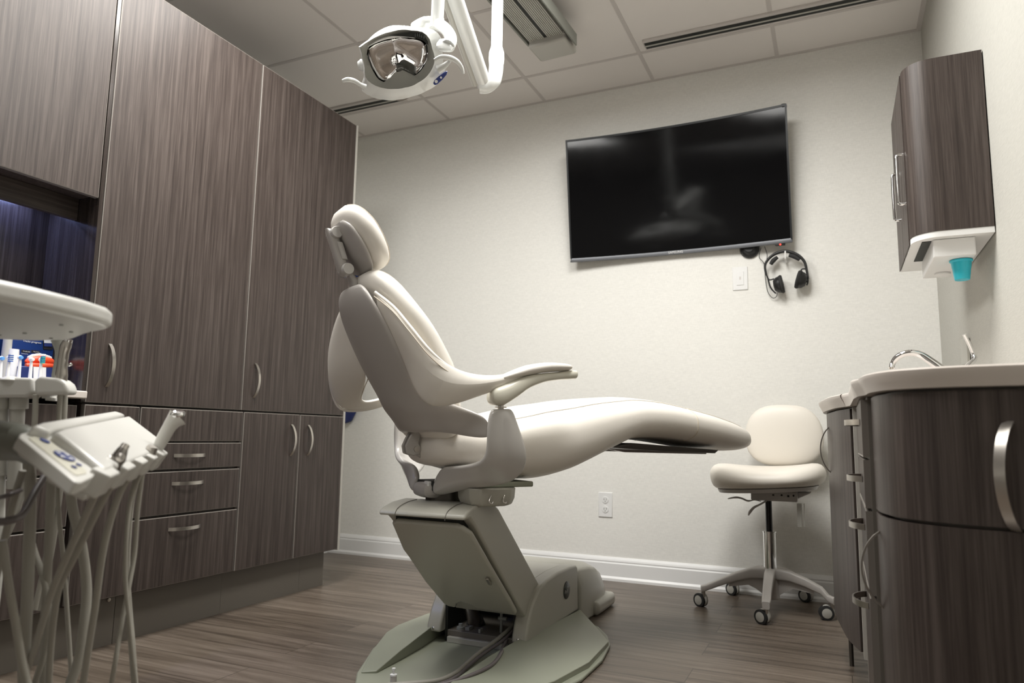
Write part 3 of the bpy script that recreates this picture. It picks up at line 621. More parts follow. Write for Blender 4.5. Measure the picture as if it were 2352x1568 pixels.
obj('foot_rail', q, 'steel', ch)
# backrest cushion: spine stations (f, z, half width, half thickness)
BK = [(-.052, .690, .12, .014), (-.056, .70, .165, .034), (-.066, .73, .19, .047), (-.078, .79, .205, .050), (-.098, .87, .215, .050), (-.13, .93, .215, .050), (-.168, .99, .212, .049), (-.21, 1.045, .20, .048), (-.25, 1.10, .172, .046), (-.275, 1.135, .142, .040), (-.29, 1.158, .105, .028), (-.296, 1.168, .06, .012)]
def spine(L_, sub, off_=0):
    Q, rr = catmull([Vector((a[0], a[2], a[1])) for a in L_], [a[3] for a in L_], sub); out = []
    for i, (p, r) in enumerate(zip(Q, rr)):
        t_ = Q[min(i+1, len(Q)-1)] - Q[max(i-1, 0)]; tf, tz = t_.x, t_.z; m_ = math.hypot(tf, tz); n = FV*(tz/m_) - UZ*(tf/m_)   # forward normal
        out.append((C(p.x, 0, p.z) + n*off_, LV, n, p.y, r, r))
    return out
q = B(); q.sup(spine(BK, 3), e=2.6, n=40); back = obj('backrest_cushion', q, 'cream', ch, angle=60)
ss = spine(BK, 3)
for s in (1, -1):
    q = B(); q.tube([c_ + LV*s*a_*.79 + n_*r_*.748 for c_, l_, n_, a_, r_, _ in ss[2:-4]], .0014, 8); obj('piping', q, 'pipe', back)
# grey rear shell with arms to the yokes
def shell_row(f, z, w_, fwd): return [C(f + fwd*abs(t_)**2.2, w_*t_, z) for t_ in [-1+2*k/10 for k in range(11)]]
rows = [(-.333, 1.121, .08, .012), (-.337, 1.112, .108, .014), (-.331, 1.08, .138, .018), (-.312, 1.03, .156, .024), (-.284, .97, .166, .03), (-.255, .91, .166, .034), (-.228, .86, .158, .038), (-.203, .81, .155, .05)]
q = B(); q.grid([shell_row(*r) for r in rows] + [
    [C(-.19 + .02*abs(t_)**2 if abs(t_) < .5 else -.19+.16*((abs(t_)-.45)/.55)**1.2, .15*t_ if abs(t_) < .5 else math.copysign(.075+.205*((abs(t_)-.5)/.5), t_), .782 - .03*max(0, abs(t_)-.3)) for t_ in [-1+2*k/10 for k in range(11)]],
    [C(-.165+.16*abs(t_)**1.6, .283*t_, .748-.012*abs(t_)) for t_ in [-1+2*k/10 for k in range(11)]],
    [C(-.145+.14*abs(t_)**1.6, .283*t_, .722-.016*abs(t_)) for t_ in [-1+2*k/10 for k in range(11)]],
    [C(-.128+.125*abs(t_)**1.6, .283*t_, .709 - .018*abs(t_) + (.012 if .25 < abs(t_) < .7 else 0)) for t_ in [-1+2*k/10 for k in range(11)]]])
obj('back_shell', q, 'plast', ch, solid=.016, sub=2)
# wings of upholstery sweeping to the armrests
WT = [(-.298, .13, 1.092), (-.264, .188, 1.045), (-.232, .238, .985), (-.19, .277, .92), (-.135, .298, .875), (-.06, .304, .857), (.02, .303, .862), (.075, .303, .878), (.115, .303, .886)]
WB = [(-.288, .125, 1.05), (-.245, .155, .965), (-.203, .155, .885), (-.19, .175, .82), (-.178, .262, .762), (-.095, .292, .788), (-.01, .30, .822), (.05, .302, .845), (.1, .303, .872)]
LT = [(-1.3999,1.7903,1.096), (-1.4708,1.846,1.049), (-1.5382,1.9066,0.981), (-1.5641,1.9394,0.911), (-1.5696,1.9664,0.839), (-1.5507,1.9935,0.783), (-1.4924,2.0418,0.781), (-1.4288,2.0803,0.802), (-1.3842,2.0918,0.822)]
LB = [(-1.3877,1.7903,1.091), (-1.374,1.8099,1.025), (-1.3591,1.8312,0.951), (-1.3465,1.8579,0.882), (-1.3982,1.9148,0.851), (-1.461,1.982,0.812), (-1.4678,2.0246,0.805), (-1.4264,2.0664,0.825), (-1.3789,2.0819,0.844)]
for s in (1, -1):
    rows = []
    for k, bul in ((0, 0), (.06, .3), (.35, .9), (.7, .55), (1, 0)):
        row = []
        for i, (a, b_) in enumerate(zip(WT, WB)):
            w_ = math.sin(PI*i/(len(WT)-1)); p = Vector(a).lerp(Vector(b_), k)
            if s < 0: row.append(Vector(LT[i]).lerp(Vector(LB[i]), k) + (LV*-.012 - FV*.03)*bul*w_); continue
            row.append(C(p.x - .018*bul*w_, s*(p.y + .028*bul*w_), p.z))
        rows.append(row)
    q = B(); q.grid(rows); wing = obj('wing', q, 'cream', ch, solid=.013, sub=2)
    q = B(); q.tube([C(f, s*l, z+.001) for f, l, z in WT] if s > 0 else LT, .0055, 10, 5); obj('piping', q, 'cream', wing)
    q = B(); q.tube([C(f-.006, s*(l+.009), z-.012) for f, l, z in WT] if s > 0 else LB, .0016, 6, 5); obj('seam', q, 'pipe', wing)
# armrests
YF_ = [(-0.8323,1.8164,0.776), (-0.822,1.8312,0.74), (-0.8089,1.8464,0.696), (-0.798,1.8584,0.655), (-0.8007,1.8615,0.619), (-0.8199,1.8603,0.586), (-0.8599,1.8467,0.568), (-0.932,1.8484,0.56), (-1.0176,1.8656,0.544), (-1.0928,1.889,0.526)]
YR_ = [(-0.8708,1.7701,0.773), (-0.8765,1.762,0.733), (-0.876,1.7628,0.685), (-0.8795,1.7665,0.65), (-0.8999,1.7722,0.627), (-0.946,1.7935,0.617), (-0.9916,1.8156,0.613), (-1.036,1.8394,0.611), (-1.0711,1.8677,0.603), (-1.0968,1.8832,0.562)]
for s in (1, -1.16):
    ar = B(); L_ = [(-.018, .805, .012, .02), (-.008, .806, .024, .027), (.02, .812, .029, .03), (.06, .832, .026, .029), (.1, .852, .019, .027), (.15, .866, .0135, .025), (.2, .874, .012, .024), (.245, .880, .0135, .023), (.262, .8815, .013, .021), (.268, .882, .006, .012)]
    Q, hh = catmull([Vector((a[0], a[1], a[3])) for a in L_], [a[2] for a in L_], 3)
    ar.sup([(C(p.x, s*.303, p.y), LV, UZ, p.z, h, h) for p, h in zip(Q, hh)], e=3, n=24); aro = obj('armrest', ar, 'armp', ch, angle=60)
    L_ = [(.015, .858, .006, .018), (.05, .87, .011, .028), (.1, .885, .015, .034), (.16, .8965, .0145, .036), (.21, .9, .012, .034), (.238, .901, .009, .026), (.246, .901, .004, .014)]
    Q, hh = catmull([Vector((a[0], a[1], a[3])) for a in L_], [a[2] for a in L_], 3)
    q = B(); q.sup([(C(p.x, s*.303, p.y), LV, UZ, p.z, h, h) for p, h in zip(Q, hh)], e=2.4, n=24); obj('arm_pad', q, 'cream', aro, angle=60)
    q = B(); q.cyl(C(.018, s*.3, .765), C(.018, s*.3, .79), .009); q.cyl(C(.018, s*.3, .776), C(.018, s*.3, .779), .017); obj('pivot', q, 'steel', ch)
    s = 1 if s > 0 else -1
    # yoke: one smooth shell from the armrest pivot down and round under the seat
    q = B(); rows = []
    for i, (pf, pr) in enumerate(zip(YF_, YR_)):
        pf, pr = Vector(pf)-P0, Vector(pr)-P0; row = []
        for k in range(6):
            p = pf.lerp(pr, k/5); b_ = math.sin(PI*k/5); t_ = i/(len(YF_)-1)
            row.append(C(p.dot(FV) - .022*b_*t_ - (.015 if s < 0 else 0), s*(p.dot(LV)*(1.17 if s < 0 else 1) + .016*b_*(1-.5*t_)), p.z - .012*b_*t_))
        rows.append(row)
    q.grid(rows); obj('yoke', q, 'gloss', ch, solid=.024, sub=2)
# tilt linkage under the back
for l in (-.018, .010):
    q = B(); q.prism([Vector(p)+LV*l for p in [(-1.171,1.8558,0.716),(-1.1618,1.8689,0.716),(-1.1606,1.8705,0.692),(-1.1635,1.8664,0.673),(-1.1583,1.8738,0.657),(-1.1612,1.8697,0.64),(-1.1733,1.8525,0.636),(-1.1853,1.8353,0.643),(-1.1882,1.8312,0.665),(-1.1824,1.8394,0.688),(-1.1761,1.8484,0.706)]], LV*.008); obj('hinge_bracket', q, 'plast', ch, bevel=.003)
q = B(); hpn_ = Vector((-1.1681,1.8599,0.656)); q.cyl(hpn_-LV*.021, hpn_+LV*.022, .0085); obj('hinge_pin', q, 'steel', ch)
q = B(); q.tube([(-1.1687,1.8591,0.652),(-1.1538,1.8804,0.637),(-1.1354,1.9066,0.623),(-1.1102,1.9426,0.607)], [.011, .012, .012, .013], 12, 3, flat=.8); obj('tilt_strut', q, 'plast', ch)
q = B(); q.sup([(C(-.055, l, .535), FV, UZ, a, h, h) for l, a, h in ((-.055, .02, .012), (-.045, .035, .022), (0, .04, .024), (.04, .035, .022), (.05, .02, .012))], e=3, n=20); obj('rear_housing', q, 'plast', ch)
q = B(); q.prism([C(-.082, l+.03, z) for l, z in [(-.016, .562), (.016, .562), (.012, .528), (.006, .522), (-.006, .522), (-.012, .528)]], FV*.014); obj('lever', q, 'whitem', ch, bevel=.004, seg=3)
q = B(); q.cyl(C(-.03, 0, .495), C(-.03, 0, .53), .022); obj('swivel_post', q, 'steel', ch)
# headrest
HK = [(-0.248, 1.188, 0.05, 0.012), (-0.255, 1.2, 0.095, 0.03), (-0.274, 1.225, 0.122, 0.04), (-0.298, 1.258, 0.132, 0.045), (-0.322, 1.293, 0.128, 0.046), (-0.346, 1.325, 0.108, 0.041), (-0.362, 1.344, 0.08, 0.032), (-0.372, 1.355, 0.04, 0.014)]
q = B(); q.sup(spine(HK, 3), e=2.2, n=40); hc = obj('headrest_cushion', q, 'cream', ch, angle=60)
hs = spine(HK, 3)
q = B(); q.tube([c_ + LV*a_*.9 + n_*r_*.5 for c_, l_, n_, a_, r_, _ in hs[1:-1]], .0016, 8); obj('piping', q, 'pipe', hc)
HP = [(-0.274, 1.188, 0.05, 0.006), (-0.287, 1.198, 0.085, 0.012), (-0.31, 1.228, 0.105, 0.016), (-0.334, 1.262, 0.105, 0.016), (-0.356, 1.296, 0.09, 0.013), (-0.368, 1.315, 0.055, 0.008)]
q = B(); q.sup(spine(HP, 3, -.012), e=2.3, n=32); hpn = obj('headrest_plate', q, 'plast', ch, angle=60)
for p in ((-.376, -.02, 1.30), (-.343, .062, 1.245)):
    q = B(); q.cyl(C(*p)-FV*.004, C(*p)+FV*.03, .0028, 10); obj('screw', q, 'rubber', hpn)
q = B(); a, b_ = C(-.384, 0, 1.279), C(-.346, 0, 1.175)
q.sup([(a+(b_-a)*t_-FV*.006, LV, FV, w_, .013, .017) for t_, w_ in ((-.12, .010), (-.04, .022), (.15, .024), (.5, .02), (.85, .024), (1.04, .022), (1.1, .010))], e=3, n=24); obj('headrest_arm', q, 'plast', ch)
q = B(); q.sup([((a+(b_-a)*t_) + LV*.021, FV, (b_-a).normalized().cross(FV), .009, .008, .008) for t_ in (.26, .3, .7, .74)], e=3, n=16); obj('release_button', q, 'gloss', ch, bevel=.002)
for c_, r_ in ((a, .0185), (b_, .0185)):
    q = B(); q.lathe(c_-LV*.032, [(0, 0), (r_*.85, 0), (r_, .006), (r_, .058), (r_*.85, .064), (0, .064)], 28, LV); obj('arm_joint', q, 'gloss', ch)
q = B(); q.cyl(a, C(-.345, 0, 1.27), .016); obj('arm_mount', q, 'plast', ch)
q = B(); q.sup([(c_, LV, FV, w_, .012, .012) for c_, w_ in ((C(-.346, 0, 1.175), .018), (C(-.327, 0, 1.158), .016), (C(-.318, 0, 1.14), .022), (C(-.316, 0, 1.10), .022))], e=3, n=20); obj('headrest_stem', q, 'plast', ch)
# hoses on the base
q = B(); q.tube([(-1.0, 2.4, .08), (-1.01, 2.28, .075), (-1.03, 2.18, .048), (-1.045, 2.08, .03), (-1.04, 1.98, .022), (-1.03, 1.9, .022), (-1.045, 1.82, .022), (-1.12, 1.75, .022), (-1.25, 1.68, .012), (-1.45, 1.55, .008)], .0068, 10, 6); obj('base_hose', q, 'hose', ch)
q = B(); q.tube([(-.99, 2.38, .08), (-.998, 2.27, .07), (-1.012, 2.17, .045), (-1.03, 2.07, .028), (-1.027, 1.97, .02), (-1.015, 1.88, .02), (-1.03, 1.8, .02), (-1.09, 1.72, .02), (-1.2, 1.65, .012), (-1.42, 1.5, .008)], .005, 10, 6); obj('base_hose', q, 'hosed', ch)
q = B(); q.tube([(-1.01, 2.22, .045), (-.985, 2.12, .04), (-.945, 2.03, .058), (-.93, 1.94, .05), (-.95, 1.86, .042), (-1.0, 1.79, .03), (-1.08, 1.71, .02), (-1.2, 1.6, .012), (-1.38, 1.46, .008)], .0055, 10, 6); obj('base_hose', q, 'hosed', ch)
# valve stub and foot control at the front edge of the base
v0 = (-1.143,1.753,0.013)
vt = thing('valve_knob', 'small white capped valve standing on the sage green chair base', 'valve', v0)
q = B(); q.cyl(v0, (v0[0], v0[1], .04), .009); obj('body', q, 'plast', vt)
q = B(); q.lathe((v0[0], v0[1], .04), [(.0, 0), (.0095, 0), (.0095, .004), (.0, .005)]); q.cyl((v0[0], v0[1], .044), (v0[0], v0[1], .056), .0025, 10); q.cyl((v0[0], v0[1], .055), (v0[0], v0[1], .060), .005, 14); obj('cap', q, 'whitem', vt)
f0 = (-1.154,1.628,0)
ft = thing('foot_control', 'dark glossy domed foot pedal on the floor in front of the chair base', 'foot pedal', f0)
q = B(); q.lathe(f0, [(0, 0), (.085, 0), (.088, .01), (.08, .02), (.05, .03), (0, .034)], 40); obj('pedal_base', q, 'blackg', ft)
q = B(); q.lathe((f0[0]+.02, f0[1]+.01, .03), [(0, .0), (.05, 0), (.048, .008), (.03, .014), (0, .016)], 32); obj('pedal_dome', q, 'grey', ft)

# ------------------------------------------------------------ operator stool
sx, sy = -.28, 3.24
stl = thing('operator_stool', 'cream upholstered rolling stool with a low back and grey five-arm base, by the back wall', 'stool', (sx, sy, 0))
q = B()
rr = []
for ang, rad, zt in ((.0, 1, 0),): pass
N_ = 40
def seatring(k, z, dip=0):
    out = []
    for i in range(N_):
        a = 2*PI*i/N_; cx, sx_ = math.cos(a), math.sin(a)
        x = math.copysign(abs(cx)**.85, cx)*.232*k; y = math.copysign(abs(sx_)**.85, sx_)*.20*k
        zz = z + dip*(.020*abs(cx)**2 - .018*max(0, -sx_)**2)*k
        zz += (.07*x if z < .53 else .03*x)
        out.append((sx+x, sy-.03+y, zz))
    return out
q.rings([seatring(.5, .502), seatring(.85, .504), seatring(.95, .515), seatring(1.0, .54, .5), seatring(.985, .562, .8), seatring(.92, .58, 1), seatring(.8, .588, 1), seatring(.5, .582, 1), seatring(.2, .578, 1)])
obj('seat', q, 'creams', stl, sub=1, angle=80)
q = B(); q.rings([seatring(.7, .488), seatring(.83, .49), seatring(.86, .505)]); obj('seat_pan', q, 'plast', stl)
q = B(); st = []
for z, w_, t_ in ((.585, .06, .008), (.60, .115, .02), (.64, .155, .03), (.70, .168, .033), (.76, .162, .033), (.81, .138, .029), (.842, .1, .02), (.856, .05, .007)):
    st.append((Vector((sx+.058, sy+.165+.03*(z-.6), z)), Vector((1, 0, 0)), Vector((0, 1, 0)), w_, t_, t_))
q.sup(st, e=2.5, n=36); bk = obj('backrest', q, 'creams', stl, sub=1, angle=80)
q = B(); q.tube([(sx+.05, sy+.18, .68), (sx+.04, sy+.20, .6), (sx, sy+.17, .5), (sx, sy+.05, .47)], [.016]*4, 10, 4, flat=.5); obj('back_bar', q, 'plast', stl)
q = B(); q.box((sx-.06, sy-.10, .452), (sx+.12, sy+.06, .495)); obj('mechanism', q, 'plast', stl, bevel=.006)
q = B(); q.prism([(sx+.06, sy-.08, .49), (sx+.17, sy-.08, .49), (sx+.10, sy-.08, .455), (sx+.06, sy-.08, .455)], (0, .1, 0)); obj('side_bracket', q, 'plast', stl, bevel=.003)
for x in (sx+.028, sx+.06, sx+.085, sx+.105):
    q = B(); q.cyl((x, sy-.1015, .478-.01*random.random()), (x, sy-.099, .478), .004, 12); obj('bolt', q, 'rubber', stl)
q = B(); q.tube([(-0.299,3.13,0.45),(-0.326,3.13,0.454),(-0.35,3.13,0.449),(-0.374,3.13,0.458),(-0.398,3.13,0.461),(-0.43,3.13,0.454)], [.003, .003, .0065, .006, .007, .003], 12, 4, flat=.6); obj('lever', q, 'plast', stl)
q = B(); q.tube([(-0.279,3.13,0.453),(-0.304,3.13,0.437),(-0.327,3.13,0.424),(-0.343,3.13,0.406),(-0.35,3.13,0.391)], [.006, .006, .008, .010, .004], 12, 4, flat=.6); obj('lever', q, 'plast', stl)
q = B(); P = [(-0.163,3.12,0.447),(-0.145,3.12,0.448),(-0.147,3.12,0.359),(-0.163,3.12,0.359)]; q.prism(P, (0, .03, 0)); P = [(-0.137,3.12,0.449),(-0.134,3.12,0.449),(-0.135,3.12,0.361),(-0.139,3.12,0.361)]; q.prism(P, (0, .03, 0)); obj('adjuster_bar', q, 'fix', stl)
q = B(); q.cyl((sx, sy, .31), (sx, sy, .46), .0135, 20); obj('piston', q, 'blackg', stl)
q = B(); q.cyl((sx, sy, .15), (sx, sy, .318), .0265, 32); q.cyl((sx, sy, .316), (sx, sy, .321), .029); obj('column', q, 'chrome', stl)
q = B(); q.cyl((sx, sy, .05), (sx, sy, .172), .033, 28, .03); obj('hub', q, 'plast', stl, bevel=.004)
tips = [(-.541, 3.165), (-.278, 2.985), (-.052, 3.185), (-.45, 3.46), (-.143, 3.475)]
caster = None
for i, (tx, ty) in enumerate(tips):
    d_ = Vector((tx-sx, ty-sy, 0)); R_ = d_.length; u = d_.normalized(); n = Vector((-u.y, u.x, 0))
    st = []
    for r_, z, w_, h in ((.02, .15, .021, .022), (.08, .148, .02, .02), (.14, .132, .0185, .017), (.2, .108, .017, .014), (R_-.01, .082, .017, .012), (R_+.012, .074, .014, .014)):
        st.append((Vector((sx, sy, 0))+u*r_+UZ*z, n, UZ, w_, h, h))
    q = B(); q.sup(st, e=5, n=20); obj('leg', q, 'plast', stl, angle=30)
    q = B(); q.prism([Vector((sx, sy, 0))+u*r_+UZ*z-n*.003 for r_, z in ((.025, .14), (.1, .135), (.17, .11), (.17, .09), (.09, .1), (.06, .085), (.025, .06))], n*.006); obj('leg_rib', q, 'plast', stl)
    cpos = Vector((sx, sy, 0))+u*(R_)
    co = bpy.data.objects.new('caster', None); COL.objects.link(co); co.parent = stl; co.location = cpos - ORG[stl.name]; ORG[co.name] = cpos
    w1 = Vector((.86, -.5, 0)) if i != 2 else Vector((.98, .2, 0)); w2 = Vector((.5, .86, 0)) if i != 2 else Vector((-.2, .98, 0))
    q = B(); q.lathe(cpos+Vector((0, 0, .0275))-w1*.02-Vector((0, 0, 0)), [(.0, .010), (.0205, .010), (.0205, .0135), (.012, .016), (0, .0165)], 24, (-w2.x, -w2.y, 0)); obj('wheel_cap', q, 'fix', co)
    q = B(); q.lathe(cpos+Vector((0, 0, .0275))-w1*.02, [(.018, -.0015), (.0275, .001), (.0275, .012), (.02, .014)], 28, (-w2.x, -w2.y, 0)); q2 = B(); obj('wheel', q, 'rubber', co)
    q = B(); q.lathe(cpos+Vector((0, 0, .0275))-w1*.02+w2*.018, [(.0, .003), (.0275, .001), (.0275, .016), (.0, .017)], 28, (-w2.x, -w2.y, 0)); obj('wheel', q, 'rubber', co)
    q = B(); q.lathe(cpos+Vector((0, 0, .032))-w1*.014+w2*.006, [(.0, .010), (.02, .009), (.027, .004), (.027, -.004), (.02, -.009), (0, -.010)], 24, (w2.x, w2.y, 0)); obj('hood', q, 'fix', co)
    q = B(); q.cyl(cpos+Vector((0, 0, .04)), cpos+Vector((0, 0, .085)), .006, 12); obj('stem', q, 'steel', co)

# ------------------------------------------------------------ operating light on its ceiling arm

